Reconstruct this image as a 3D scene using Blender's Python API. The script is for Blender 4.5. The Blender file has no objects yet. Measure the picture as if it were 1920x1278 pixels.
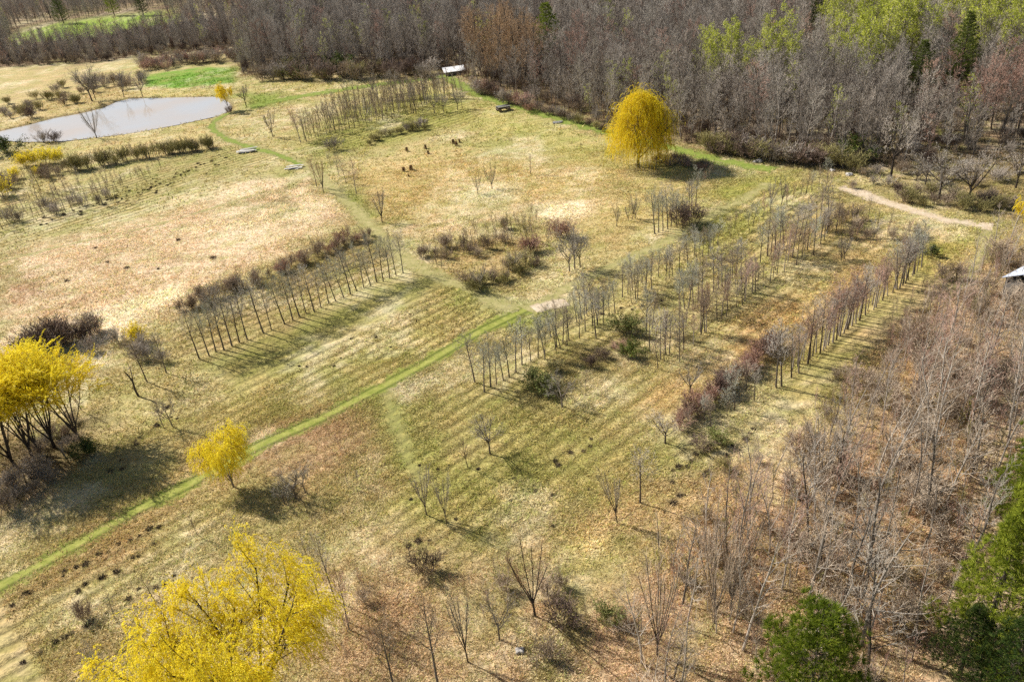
import bpy, math, random
import numpy as np
from mathutils import Vector, Matrix
from math import radians, sin, cos, pi
random.seed(7); RNG = np.random.default_rng(7)
scene = bpy.context.scene
col = scene.collection

# ------------------------------------------------------------------ camera
F, PITCH, ROLL, H = 1493.0, radians(31), radians(-6), 45.0
fw = Vector((0, cos(PITCH), -sin(PITCH))); rt = Vector((1, 0, 0)); up = rt.cross(fw)
R2 = rt*cos(ROLL)+up*sin(ROLL); U2 = -rt*sin(ROLL)+up*cos(ROLL)
cam = bpy.data.cameras.new('camera'); cam.sensor_width = 36; cam.lens = F/1920*36
cam.clip_start = .5; cam.clip_end = 9000
co = bpy.data.objects.new('camera', cam); col.objects.link(co)
co.matrix_world = Matrix(((R2.x, U2.x, -fw.x, 0), (R2.y, U2.y, -fw.y, 0), (R2.z, U2.z, -fw.z, H), (0, 0, 0, 1)))
scene.camera = co

def gz(x, y):          # gentle swell of the land (works on floats and arrays)
    f = np.exp(-((np.abs(x)/420.)**4+(np.abs(y-200)/500.)**4))
    return f*(.11*np.sin(x*.11+.7)*np.cos(y*.09)+.08*np.sin(x*.05-y*.07+1.3)+.04*np.sin(.23*x+.19*y))
def G(px, py):         # a point of the photograph carried to the ground it shows
    d = fw+R2*((px-960)/F)-U2*((py-639)/F)
    t = H/-d.z
    return Vector((d.x*t, d.y*t, float(gz(d.x*t, d.y*t))))
def PJ(p):
    q = Vector(p)-Vector((0, 0, H)); z = q.dot(fw)
    return 960+F*q.dot(R2)/z, 639-F*q.dot(U2)/z, z
def height_for(p, hpx):   # real height of something hpx tall in the photo
    y0 = PJ(p)[1]; lo, hi = 0, 40
    for _ in range(30):
        m = (lo+hi)/2
        if y0-PJ(p+Vector((0, 0, m)))[1] < hpx: lo = m
        else: hi = m
    return lo
def S(r, g, b, k=1.0):
    f = lambda c: (c/255/12.92 if c <= 10.3 else ((c/255+.055)/1.055)**2.4)*k
    return (f(r), f(g), f(b))

# ------------------------------------------------------------------ materials
def newmat(name):
    m = bpy.data.materials.new(name); m.use_nodes = True
    nt = m.node_tree; b = nt.nodes['Principled BSDF']
    b.inputs['Roughness'].default_value = .85
    b.inputs['Specular IOR Level'].default_value = .15
    return m, nt, b
def nd(nt, t, **kw):
    n = nt.nodes.new(t)
    for k, v in kw.items():
        if k.startswith('_'): setattr(n, k[1:], v)
        else: n.inputs[k.replace('__', ' ')].default_value = v
    return n
def ramp(nt, stops, interp='LINEAR'):
    r = nt.nodes.new('ShaderNodeValToRGB'); e = r.color_ramp.elements
    r.color_ramp.interpolation = interp
    while len(e) < len(stops): e.new(.5)
    for i, (p, c) in enumerate(stops):
        e[i].position = p; e[i].color = (*c, 1) if len(c) == 3 else c
    return r
def varied(name, c1, c2, scale=6., rough=.85, trans=0., island=False, obj=True, spread=.35):
    """procedural material: mixes two real colours by noise, by object and, for leaves, by leaf"""
    m, nt, b = newmat(name); L = nt.links.new
    tc = nd(nt, 'ShaderNodeTexCoord')
    n = nd(nt, 'ShaderNodeTexNoise', Scale=scale, Detail=4.)
    L(tc.outputs['Object'], n.inputs['Vector'])
    fac = n.outputs['Fac']
    def mixin(src, w):
        nonlocal fac
        mm = nd(nt, 'ShaderNodeMath', _operation='MULTIPLY_ADD'); sb = nd(nt, 'ShaderNodeMath', _operation='SUBTRACT')
        L(src, sb.inputs[0]); sb.inputs[1].default_value = .5
        L(sb.outputs[0], mm.inputs[0]); mm.inputs[1].default_value = w; L(fac, mm.inputs[2]); fac = mm.outputs[0]
    if obj:
        oi = nd(nt, 'ShaderNodeObjectInfo'); mixin(oi.outputs['Random'], .7)
    if island:
        ge = nd(nt, 'ShaderNodeNewGeometry'); mixin(ge.outputs['Random Per Island'], .9)
    r = ramp(nt, [(.5-spread, c1), (.5+spread, c2)]); L(fac, r.inputs[0])
    L(r.outputs[0], b.inputs['Base Color']); b.inputs['Roughness'].default_value = rough
    if trans:
        t = nd(nt, 'ShaderNodeBsdfTranslucent'); L(r.outputs[0], t.inputs['Color'])
        mx = nd(nt, 'ShaderNodeMixShader', Fac=trans); out = nt.nodes['Material Output']
        L(b.outputs[0], mx.inputs[1]); L(t.outputs[0], mx.inputs[2]); L(mx.outputs[0], out.inputs['Surface'])
    return m
M = {}
M['bark'] = varied('grey_bark', (0.085, 0.068, 0.052), (0.22, 0.185, 0.15), 5)
M['bark_pale'] = varied('pale_bark', (0.22, 0.185, 0.15), (0.48, 0.42, 0.35), 4)
M['bark_dark'] = varied('dark_bark', (.035, .027, .022), (.10, .08, .065), 5)
M['twig_grey'] = varied('grey_twigs', (0.29, 0.255, 0.205), (0.53, 0.475, 0.4), 1.2)
M['twig_mist'] = varied('pale_grey_green_twigs', (0.33, 0.33, 0.25), (0.55, 0.54, 0.43), 1.2)
M['twig_brown'] = varied('brown_twigs', (0.28, 0.21, 0.145), (0.48, 0.38, 0.27), 1.2)
M['twig_wood'] = varied('woodland_twigs', (0.21, 0.175, 0.14), (0.52, 0.45, 0.375), .6)
M['twig_near'] = varied('tan_twigs', (0.36, 0.275, 0.19), (0.6, 0.48, 0.355), .6)
M['twig_red'] = varied('reddish_twigs', (0.36, 0.21, 0.155), (0.56, 0.37, 0.285), 1.2)
M['twig_dark'] = varied('dark_purple_twigs', (0.13, 0.09, 0.07), (0.27, 0.19, 0.145), 1.2)
M['twig_orange'] = varied('orange_budding_twigs', (0.4, 0.26, 0.14), (0.58, 0.41, 0.26), 1.2)
M['twig_olive'] = varied('olive_budding_twigs', (0.25, 0.22, 0.085), (0.43, 0.375, 0.16), 1.2)
M['willow'] = varied('yellow_willow_leaves', (0.78, 0.585, 0.008), (0.98, 0.84, 0.06), 1.5, .6, .4, True)
M['willow_twig'] = varied('golden_willow_twigs', (0.4, 0.28, 0.06), (0.58, 0.43, 0.1), 1.5)
M['lime'] = varied('lime_young_leaves', (0.34, 0.38, 0.035), (0.62, 0.64, 0.11), 1.5, .6, .4, True)
M['needle'] = varied('pine_needles', (0.1, 0.15, 0.012), (0.42, 0.45, 0.05), 1.2, .55, .25, True)
M['needle_dark'] = varied('dark_evergreen_needles', (0.03, 0.06, 0.012), (0.17, 0.2, 0.035), 1.2, .55, .15, True)
M['fresh'] = varied('fresh_olive_leaves', (.13, .15, .04), (.27, .29, .09), 2, .7, .2, True)
M['rust'] = varied('rust_brown_needles', (0.24, 0.14, 0.07), (0.4, 0.25, 0.13), 2, .8, .1, True)
M['weed'] = varied('dark_dead_stems', (0.08, 0.06, 0.038), (0.2, 0.15, 0.095), 3, .9, 0, True)
M['white'] = varied('weathered_white_sheet', (.55, .54, .54), (.80, .79, .78), 2.5, .5)
M['board'] = varied('silvered_boards', (.42, .40, .37), (.70, .67, .62), 3, .8)
M['roof'] = varied('blue_white_metal', (.45, .50, .62), (.68, .72, .80), 2, .35)
M['wall'] = varied('grey_shed_boards', (.13, .12, .11), (.24, .22, .20), 5, .9)
M['stone'] = varied('pale_fieldstone', (.24, .22, .20), (.46, .43, .39), 3, .9)
M['wagonwood'] = varied('old_dark_timber', (.06, .045, .035), (.16, .12, .09), 4, .9)

# ------------------------------------------------------------------ mesh helpers
class MB:
    def __init__(s): s.v = []; s.f = []
    def tube(s, pts, rad, sides=4, cap=False):
        n0 = len(s.v); prev = None
        a = None
        for i, p in enumerate(pts):
            d = (pts[min(i+1, len(pts)-1)]-pts[max(i-1, 0)])
            if d.length < 1e-6: d = Vector((0, 0, 1))
            d.normalize()
            if a is None: a = d.orthogonal().normalized()
            else:
                a = a-d*a.dot(d)
                a = d.orthogonal().normalized() if a.length < 1e-4 else a.normalized()
            b = d.cross(a)
            for k in range(sides):
                t = 2*pi*k/sides
                s.v.append(p+(a*cos(t)+b*sin(t))*rad[i])
        for i in range(len(pts)-1):
            for k in range(sides):
                k2 = (k+1) % sides
                s.f.append((n0+i*sides+k, n0+i*sides+k2, n0+(i+1)*sides+k2, n0+(i+1)*sides+k))
        if cap: s.f.append(tuple(n0+(len(pts)-1)*sides+k for k in range(sides)))
    def quad(s, c, u, v):
        n = len(s.v); s.v += [c-u-v, c+u-v, c+u+v, c-u+v]; s.f.append((n, n+1, n+2, n+3))
    def leaf(s, c, u, v):      # pointed little blade
        n = len(s.v); s.v += [c-u, c+v*.5, c+u, c-v*.5]; s.f.append((n, n+1, n+2, n+3))
    def tri(s, a, b, c):
        n = len(s.v); s.v += [a, b, c]; s.f.append((n, n+1, n+2))
    def box(s, c, sx, sy, sz, rz=0, tilt=0):
        n = len(s.v); m = Matrix.Rotation(rz, 3, 'Z') @ Matrix.Rotation(tilt, 3, 'X')
        for z in (-1, 1):
            for x, y in ((-1, -1), (1, -1), (1, 1), (-1, 1)):
                s.v.append(Vector(c)+m @ Vector((x*sx/2, y*sy/2, z*sz/2)))
        for q in ((0, 3, 2, 1), (4, 5, 6, 7), (0, 1, 5, 4), (1, 2, 6, 5), (2, 3, 7, 6), (3, 0, 4, 7)):
            s.f.append(tuple(n+i for i in q))
    def mesh(s, name, mat):
        me = bpy.data.meshes.new(name); me.from_pydata([tuple(v) for v in s.v], [], s.f)
        me.materials.append(mat); me.update(); return me
def joined(name, parts):      # several MB with own material -> one mesh
    v = []; f = []; mi = []
    for k, (mb, mat) in enumerate(parts):
        o = len(v); v += [tuple(p) for p in mb.v]; f += [tuple(i+o for i in q) for q in mb.f]; mi += [k]*len(mb.f)
    me = bpy.data.meshes.new(name); me.from_pydata(v, [], f)
    for _, mat in parts: me.materials.append(mat)
    me.polygons.foreach_set('material_index', np.array(mi, dtype=np.int32)); me.update(); return me
def link(name, me, parent=None):
    o = bpy.data.objects.new(name, me); col.objects.link(o)
    if parent: o.parent = parent
    return o
def tag(o, label=None, cat=None, group=None, kind=None):
    if label:
        o['label'] = label
        nw = len(label.split())
        if not 4 <= nw <= 16: print('LABEL', nw, label)
    if cat: o['category'] = cat
    if group: o['group'] = group
    if kind: o['kind'] = kind
    return o
def rnd(a, b): return random.uniform(a, b)
def rvec(): 
    v = Vector((random.gauss(0, 1), random.gauss(0, 1), random.gauss(0, 1))); return v.normalized()

# ------------------------------------------------------------------ tree models
def grow(P, D, L, r, lev, cfg, trunk, twig, tips):
    """one branch and everything on it; levels below cfg['split'] go to the trunk mesh"""
    ns = cfg['segs'][lev]; pts = [P.copy()]; d = D.normalized(); ds = [d]
    for i in range(ns):
        d = (d+Vector((0, 0, 1))*cfg['trop'][lev]+rvec()*cfg['jit'][lev]).normalized()
        pts.append(pts[-1]+d*(L/ns)); ds.append(d)
    last = lev == len(cfg['segs'])-1
    end = cfg.get('taper', .35) if not last else .45
    rad = [max(cfg['rmin'], r*(1-(1-end)*i/ns)) for i in range(ns+1)]
    (trunk if lev < cfg['split'] else twig).tube(pts, rad, cfg['sides'][lev])
    if lev >= cfg['split']: tips.append((pts, lev))
    if last: return
    n = cfg['n'][lev]; t0 = cfg['t0'][lev]
    az = rnd(0, 6.28)
    for k in range(n):
        t = t0+(1-t0)*((k+rnd(0, .9))/n)
        x = t*ns; i = min(int(x), ns-1); p = pts[i].lerp(pts[i+1], x-i); dd = ds[min(i+1, ns)]
        az += 2.4+rnd(-.5, .5)
        a = dd.orthogonal().normalized(); b = dd.cross(a)
        ang = cfg['ang'][lev]*rnd(.75, 1.25)
        side = a*cos(az)+b*sin(az)
        nd_ = dd*cos(ang)+side*sin(ang)
        ln = L*cfg['len'][lev]*(1-cfg['fall'][lev]*(t-t0)/(1-t0+1e-6))*rnd(*(cfg.get('lv0', (.7, 1.2)) if lev == 0 else (.7, 1.2)))
        if lev == 0 and 'lv0' in cfg: ln *= cos(min(ang, 1.2))**.8
        rr = max(cfg['rmin'], rad[i]*cfg['rr'][lev])
        grow(p, nd_, ln, rr, lev+1, cfg, trunk, twig, tips)
CFG = {
 'forest': dict(segs=(7, 4, 3, 2), sides=(6, 4, 3, 3), trop=(.05, .12, .08, .05), jit=(.09, .14, .2, .25), n=(19, 7, 6), t0=(.24, .25, .15), ang=(.85, .75, .8), len=(.30, .45, .5), fall=(.5, .4, .4), rr=(.45, .55, .55), rmin=.013, split=2, r0=.012, h=12),
 'row': dict(segs=(6, 4, 3, 2), sides=(6, 4, 3, 3), trop=(.06, .16, .1, .05), jit=(.045, .1, .15, .25), n=(13, 7, 5), t0=(.40, .2, .15), ang=(.75, .7, .8), len=(.37, .46, .55), fall=(.55, .4, .4), rr=(.40, .5, .5), rmin=.008, split=2, r0=.0145, h=6.5, taper=.25),
 'vase': dict(segs=(2, 6, 4, 2), sides=(7, 5, 3, 3), trop=(.02, .10, .12, .05), jit=(.03, .06, .1, .22), n=(7, 10, 5), t0=(.55, .25, .2), ang=(.42, .42, .55), len=(2.9, .28, .45), fall=(.1, .45, .4), rr=(.6, .5, .55), rmin=.009, split=2, r0=.016, h=7, taper=.5, trunkfrac=.26),
 'round': dict(segs=(3, 5, 4, 3, 2), sides=(7, 5, 4, 3, 3), trop=(.02, .05, .05, .05, .0), jit=(.05, .12, .18, .22, .3), n=(7, 6, 5, 4), t0=(.6, .35, .2, .15), ang=(.72, .62, .7, .8), len=(1.45, .5, .5, .5), fall=(.15, .3, .4, .4), rr=(.6, .55, .5, .55), rmin=.011, split=3, r0=.02, h=8, taper=.5, trunkfrac=.34),
 'sapling': dict(segs=(5, 3, 2), sides=(4, 3, 3), trop=(.06, .15, .1), jit=(.06, .12, .2), n=(12, 5), t0=(.3, .2), ang=(.6, .6), len=(.30, .45), fall=(.5, .4), rr=(.5, .6), rmin=.012, split=1, r0=.012, h=3.5),
}
def bare(style, seed, h=None, **over):
    random.seed(seed); cfg = dict(CFG[style]); cfg.update(over); h = h or cfg['h']
    trunk, twig, tips = MB(), MB(), []
    L = h*cfg.get('trunkfrac', .92)
    lean = Vector((rnd(-.06, .06), rnd(-.06, .06), 1))
    grow(Vector((0, 0, -.12)), lean, L, h*cfg['r0'], 0, cfg, trunk, twig, tips)
    top = max(p.z for p in twig.v)
    k = h/top
    for mb in (trunk, twig):
        mb.v = [v*k for v in mb.v]
    tips = [([p*k for p in pts], l) for pts, l in tips]
    return trunk, twig, tips, h
def shrub(seed, h=2.2, stems=16, spread=.5, r=.016):
    random.seed(seed); tr, tw = MB(), MB(); tips = []
    cfg = dict(segs=(4, 3, 2), sides=(4, 3, 3), trop=(.05, .08, .05), jit=(.12, .18, .25), n=(7, 4), t0=(.25, .2), ang=(.6, .7), len=(.5, .5), fall=(.3, .3), rr=(.6, .65), rmin=.012, split=1)
    for i in range(stems):
        a = rnd(0, 6.28); q = rnd(0, spread)*h
        grow(Vector((cos(a)*q*.35, sin(a)*q*.35, -.1)), Vector((cos(a)*q/h*1.3, sin(a)*q/h*1.3, 1)), h*rnd(.6, .95), r, 0, cfg, tr, tw, tips)
    k = h/max(p.z for p in tw.v)
    tr.v = [v*k for v in tr.v]; tw.v = [v*k for v in tw.v]
    return tr, tw, tips, h
def leaves_on(tips, seed, per, size, spread, keep=1.0, droop=0):
    random.seed(seed); lf = MB()
    for pts, lev in tips:
        if random.random() > keep: continue
        for _ in range(per):
            p = random.choice(pts)+rvec()*spread
            u = rvec()*size*rnd(.6, 1.2); v = rvec(); v = (v-u.normalized()*v.dot(u.normalized()))*size*.9
            lf.leaf(p, u, v)
    return lf
TPL = {}
def add_tpl(key, trunk, twig, h, mt, mw, extra=None):
    """extra: list of (name, MB, material) further parts"""
    parts = [(trunk, mt), (twig, mw)]+[(m, mm) for _, m, mm in (extra or [])]
    TPL.setdefault(key, []).append(dict(
        trunk=trunk.mesh('trunk', mt), crown=joined('crown', parts[1:]), h=h, parts=parts, whole=None, key=key))
def whole(t):
    if t['whole'] is None: t['whole'] = joined('whole_tree', t['parts'])
    return t['whole']
def mk(key, style, seeds, mt, mw, **kw):
    for s in seeds:
        a, b, tips, h = bare(style, s, **kw); add_tpl(key, a, b, h, M[mt], M[mw])
mk('row', 'row', (11, 12, 13, 14, 15, 16), 'bark', 'twig_grey')
mk('row_mist', 'row', (21, 22, 23, 24), 'bark', 'twig_mist', n=(15, 8, 5))
mk('row_brown', 'row', (31, 32, 33, 34), 'bark', 'twig_brown')
mk('row_red', 'row', (35, 36, 37), 'bark_pale', 'twig_red')
mk('row_orange', 'row', (38, 39), 'bark', 'twig_orange')
mk('forest', 'forest', (41, 42, 43, 44, 45, 46), 'bark', 'twig_wood')
mk('forest_pale', 'forest', (47, 48), 'bark_pale', 'twig_grey')
mk('forest_red', 'forest', (49, 50), 'bark', 'twig_red')
mk('forest_orange', 'forest', (51, 52), 'bark', 'twig_orange')
mk('near', 'forest', (53, 54, 55, 56, 57), 'bark_pale', 'twig_near', n=(16, 7, 5), r0=.010, rmin=.007)
mk('near_dark', 'forest', (58, 59), 'bark', 'twig_grey', n=(16, 7, 5), r0=.011, rmin=.007)
mk('near_red', 'forest', (60, 61), 'bark_pale', 'twig_red', n=(16, 7, 5), r0=.009, rmin=.007)
mk('vase', 'vase', (62, 63, 64), 'bark', 'twig_grey')
mk('vase_orange', 'vase', (65,), 'bark_dark', 'twig_orange')
mk('vase_wide', 'vase', (66, 67), 'bark', 'twig_near', ang=(.38, .42, .55), n=(10, 14, 6), trunkfrac=.17, len=(5.0, .22, .45), h=11, r0=.012, rmin=.007)
mk('round', 'round', (68, 69, 70), 'bark', 'twig_grey')
mk('round_dark', 'round', (71, 72), 'bark_dark', 'twig_wood')
mk('sapling', 'sapling', (81, 82, 83, 84), 'bark', 'twig_brown')
mk('sapling_grey', 'sapling', (85, 86, 87), 'bark', 'twig_grey')
mk('sapling_olive', 'sapling', (88, 89), 'bark', 'twig_olive', n=(14, 6))
mk('sapling_red', 'sapling', (91, 92), 'bark', 'twig_red')
for key, mw, sd, kw in (('shrub_brown', 'twig_brown', (1, 2, 3), {}), ('shrub_red', 'twig_red', (4, 5), {}), ('shrub_dark', 'twig_dark', (6, 7), dict(stems=22)),
                    ('shrub_grey', 'twig_wood', (8, 9), {}), ('shrub_tan', 'twig_near', (18, 19), {}), ('shrub_olive', 'twig_olive', (10, 101), dict(stems=20))):
    for s in sd:
        a, b, tips, h = shrub(200+s, **kw); add_tpl(key, a, b, h, M['bark'], M[mw])
mk('brush_tan', 'sapling', (601, 602, 603), 'bark_pale', 'twig_near', n=(15, 6), rmin=.007); mk('brush_pink', 'sapling', (604, 605), 'bark_pale', 'twig_red', n=(15, 6), rmin=.007)
# shrubs in young leaf
for key, lm, s in (('shrub_lime', 'fresh', 301), ('shrub_yellow', 'willow', 302), ('shrub_evergreen', 'needle_dark', 303), ('shrub_green', 'fresh', 304)):
    a, b, tips, h = shrub(s, 2.0, 14, .6)
    add_tpl(key, a, b, h, M['bark'], M['twig_olive'], [('leaves', leaves_on(tips, s, 4 if key == 'shrub_evergreen' else 3, .09, .12), M[lm])])
# young-leaved woodland trees
for s in (311, 312, 313):
    a, b, tips, h = bare('forest', s, n=(14, 6, 5)); add_tpl('leafing', a, b, h, M['bark_pale'], M['twig_wood'], [('leaves', leaves_on(tips, s, 3, .17, .3, .8), M['lime'])])
for s in (314, 315):
    a, b, tips, h = bare('forest', s, n=(12, 5, 5)); add_tpl('leafing_thin', a, b, h, M['bark_pale'], M['twig_grey'], [('leaves', leaves_on(tips, s, 2, .13, .2, .7), M['lime'])])

def willow(seed, h, trunkfrac, spread, strands, droop, leaders, upright=False, per=14, dome=False):
    cfg = dict(segs=(3, 6, 4, 3), sides=(8, 6, 4, 3), trop=(.02, .10 if upright else .03, .04, .02), jit=(.05, .08, .14, .2), n=(leaders, 7, 5),
               t0=(.35 if upright else .5, .45 if upright else .35, .25), ang=(spread, .6, .7), len=((1-trunkfrac)/trunkfrac*1.0, .42, .5), fall=(.1, .3, .3),
               rr=(.55, .5, .5), rmin=.012, split=9, r0=.022 if not upright else .017, taper=.45, lv0=(.9, 1.08))
    random.seed(seed); trunk, twig, tips = MB(), MB(), []
    cfg['split'] = 3
    grow(Vector((0, 0, -.15)), Vector((0, 0, 1)), h*trunkfrac, h*cfg['r0'], 0, cfg, trunk, twig, tips)
    k = h/max(p.z for p in twig.v)
    for mb in (trunk, twig): mb.v = [v*k for v in mb.v]
    tips = [[p*k for p in pts] for pts, l in tips]
    leaf = MB(); fine = MB()
    cx = sum(p[-1].x for p in tips)/len(tips); cy = sum(p[-1].y for p in tips)/len(tips)
    rmax = max(math.hypot(p[-1].x-cx, p[-1].y-cy) for p in tips)
    for i in range(strands):
        pts = random.choice(tips); p = random.choice(pts).copy()
        if dome:
            zz = h*rnd(.22, .99)**.8; aa = rnd(0, 6.28); tt = (zz/h-.42)/.58
            rr_ = h*.37*math.sqrt(max(0, 1-tt*tt) if tt > 0 else 1-.12*tt*tt)*(1+.17*sin(3*aa+1+zz*.9)+.13*sin(5*aa-zz*1.7))*(rnd(.2, 1)**.5)
            if sin(zz*2.1+aa*4)*cos(aa*3-zz) < -.55: continue
            p = Vector((cx+cos(aa)*rr_, cy+sin(aa)*rr_, zz))
        if upright and p.z < h*.58: continue
        out = Vector((p.x-cx, p.y-cy, 0)); out = out/max(rmax, .1)
        d = (Vector((out.x*.5, out.y*.5, .1) if dome else (out.x, out.y, .7))+rvec()*(.4 if dome else .6)).normalized()
        L = h*droop*rnd(.5, 1.25); n = per; line = [p.copy()]
        drop = rnd(.16, .34) if not upright else rnd(-.04, .10)
        for j in range(n):
            d = (d+Vector((0, 0, -drop))+rvec()*.12).normalized()
            p = p+d*(L/n)
            if p.z < .25: break
            line.append(p.copy())
            for _ in range(2):
                u = (d+rvec()*.7).normalized()*rnd(.07, .13); v = u.cross(rvec()).normalized()*rnd(.035, .06)
                leaf.leaf(p+rvec()*.06, u, v)
        if len(line) > 2 and i % 2 == 0: fine.tube(line[::2], [.008]*len(line[::2]), 3)
    return trunk, twig, fine, leaf, h
def add_willow(key, *a, mt='bark', **kw):
    t, tw, fine, lf, h = willow(*a, **kw)
    tw.f += [tuple(i+len(tw.v) for i in q) for q in fine.f]; tw.v += fine.v
    TPL.setdefault(key, []).append(dict(trunk=t.mesh('trunk', M[mt]), crown=lf.mesh('crown', M['willow']), extra=[('branches', tw.mesh('branches', M['willow_twig']))], h=h, key=key, parts=[(t, M[mt]), (lf, M['willow']), (tw, M['willow_twig'])], whole=None))
add_willow('willow_open', 401, 14, .25, .72, 2600, .15, 10)
add_willow('willow_open', 402, 12, .25, .7, 1500, .15, 9)
add_willow('willow_dome', 403, 11.5, .22, .66, 3600, .26, 10, dome=True, per=16)
add_willow('willow_young', 404, 7.5, .2, .5, 1000, .22, 9)
for s in (405, 406, 407, 408): add_willow('willow_upright', s, 11, .2, .36, 1050, .13, 8, upright=True, mt='bark_dark')
add_willow('willow_small', 409, 6, .35, .55, 420, .16, 7)

def pine(seed, h, width, whorls, mat, bark, shape=1.0, dens=1.0, tuft=.42):
    random.seed(seed); trunk, br, nd_ = MB(), MB(), MB()
    pts = [Vector((rnd(-.06, .06)*i/8, rnd(-.06, .06)*i/8, -.15+(h+.15)*i/8)) for i in range(9)]
    trunk.tube(pts, [h*.017*(1-.93*i/8) for i in range(9)], 7)
    for w in range(whorls):
        t = .10+.9*(w/(whorls-1))**.9
        z = h*t
        reach = width/2*min(1, ((1-t)*1.35+.05)**shape)*rnd(.75, 1.12)
        nb = 5 if t < .85 else 4
        a0 = rnd(0, 6.28)
        for b in range(nb):
            a = a0+b*6.28/nb+rnd(-.3, .3); L = reach*rnd(.7, 1.15); rise = .05+.45*t
            p = Vector((0, 0, z)); d = Vector((cos(a), sin(a), rise)).normalized(); line = [p.copy()]
            n = max(3, int(L/.42))
            for j in range(n):
                d = (d+rvec()*.1+Vector((0, 0, .04))).normalized(); p = p+d*(L/n); line.append(p.copy())
            br.tube(line, [max(.008, .035*(1-j/n)) for j in range(n+1)], 3)
            for j in range(1, n+1):
                if j/n < .28 and t < .8: continue
                for q in range(int((2+2.2*(j/n))*dens)+1):
                    sd = Vector((-sin(a), cos(a), 0))*rnd(-1, 1)*min(.9, .25+.30*(n-j)*.42+.2)
                    c = line[j]+sd+Vector((0, 0, rnd(-.03, .1)))
                    ax = (d+rvec()*.6+Vector((0, 0, .55))).normalized()
                    for m in range(20):
                        u = (ax+rvec()*.8).normalized(); s_ = u.cross(rvec()).normalized()*.015
                        nd_.tri(c-s_, c+s_, c+u*tuft*rnd(.6, 1.1))
    return trunk, br, nd_, h
def add_pine(key, *a, bark='bark_dark', mat='needle', **kw):
    t, b, n, h = pine(*a, mat, bark, **kw)
    TPL.setdefault(key, []).append(dict(trunk=t.mesh('trunk', M[bark]), crown=n.mesh('crown', M[mat]), extra=[('branches', b.mesh('branches', M[bark]))], h=h, key=key, parts=[(t, M[bark]), (n, M[mat]), (b, M[bark])], whole=None))
add_pine('pine', 501, 13, 6.6, 21, shape=1.5, dens=1.25, tuft=.46)
add_pine('pine', 502, 11, 6.0, 19, shape=.75)
add_pine('pine', 503, 14, 6.0, 22, shape=1.5, dens=1.25, tuft=.46)
add_pine('pine_dark', 504, 12, 6.5, 20, mat='needle_dark', shape=.8)
add_pine('pine_bushy', 505, 8, 7.2, 16, shape=.5, dens=1.4, tuft=.46)
add_pine('rust_conifer', 506, 2.0, .9, 9, mat='rust', shape=.8, tuft=.2)

# ------------------------------------------------------------------ placing things
def put(key, p, h, name, label, cat, group=None, small=False, lean=None, var=None, sxy=1.0, rz=None, part_label=None):
    t = random.choice(TPL[key]) if var is None else TPL[key][var % len(TPL[key])]
    k = h/t['h']; rz = rnd(0, 6.28) if rz is None else rz
    loc = Vector(p)-Vector((0, 0, .03))
    if small:
        o = link(name, whole(t))
    else:
        o = bpy.data.objects.new(name, None); col.objects.link(o); o.empty_display_size = .3
    o.location = loc; o.scale = (k*sxy, k*sxy, k)
    o.rotation_euler = (0, 0, rz)
    if lean:
        o.rotation_mode = 'QUATERNION'
        v = Vector((lean[0], lean[1], 1)).normalized()
        o.rotation_quaternion = Vector((0, 0, 1)).rotation_difference(v) @ Matrix.Rotation(rz, 3, 'Z').to_quaternion()
    tag(o, label, cat, group)
    if not small:
        link('trunk', t['trunk'], o); link('crown', t['crown'], o)
        for nme, me in t.get('extra', []): link(nme, me, o)
    return o
ORD = ['', 'first', 'second', 'third', 'fourth', 'fifth', 'sixth', 'seventh', 'eighth', 'ninth', 'tenth', 'eleventh', 'twelfth', 'thirteenth', 'fourteenth', 'fifteenth', 'sixteenth', 'seventeenth', 'eighteenth', 'nineteenth', 'twentieth']
TENS = {2: 'twenty', 3: 'thirty', 4: 'forty', 5: 'fifty', 6: 'sixty', 7: 'seventy', 8: 'eighty', 9: 'ninety'}
TENTH = {2: 'twentieth', 3: 'thirtieth', 4: 'fortieth', 5: 'fiftieth', 6: 'sixtieth', 7: 'seventieth', 8: 'eightieth', 9: 'ninetieth'}
def ordinal(n):
    if n <= 20: return ORD[n]
    return TENTH[n//10] if n % 10 == 0 else TENS[n//10]+'-'+ORD[n % 10]
def row(bases, hpx, keys, name, noun, where, cat, group, small=False, jh=.19):
    """bases: photo points, nearest end first; hpx: (near, far) photo heights"""
    n = len(bases)
    for i, (x, y) in enumerate(bases):
        p = G(x, y); hp = hpx[0]+(hpx[1]-hpx[0])*i/max(1, n-1)
        h = height_for(p, hp)*rnd(1-jh, 1+jh)
        who = 'nearest' if i == 0 else 'farthest' if i == n-1 else ordinal(i+1)
        put(random.choice(keys), p, h, name, f'{who} {noun} {where}', cat, group, small, lean=(rnd(-.06, .06), rnd(-.06, .06)))
def interp(a, b, n, jx=0, jy=0):
    return [(a[0]+(b[0]-a[0])*i/(n-1)+rnd(-jx, jx), a[1]+(b[1]-a[1])*i/(n-1)+rnd(-jy, jy)) for i in range(n)]
def persp(a, b, n, j=.15):     # evenly spaced on the ground
    A, B = G(*a), G(*b); out = []
    for i in range(n):
        q = A.lerp(B, (i+rnd(-j, j))/(n-1)); q.x += rnd(-j, j); q.y += rnd(-j, j); out.append(PJ(q)[:2])
    return out
random.seed(99)

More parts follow.
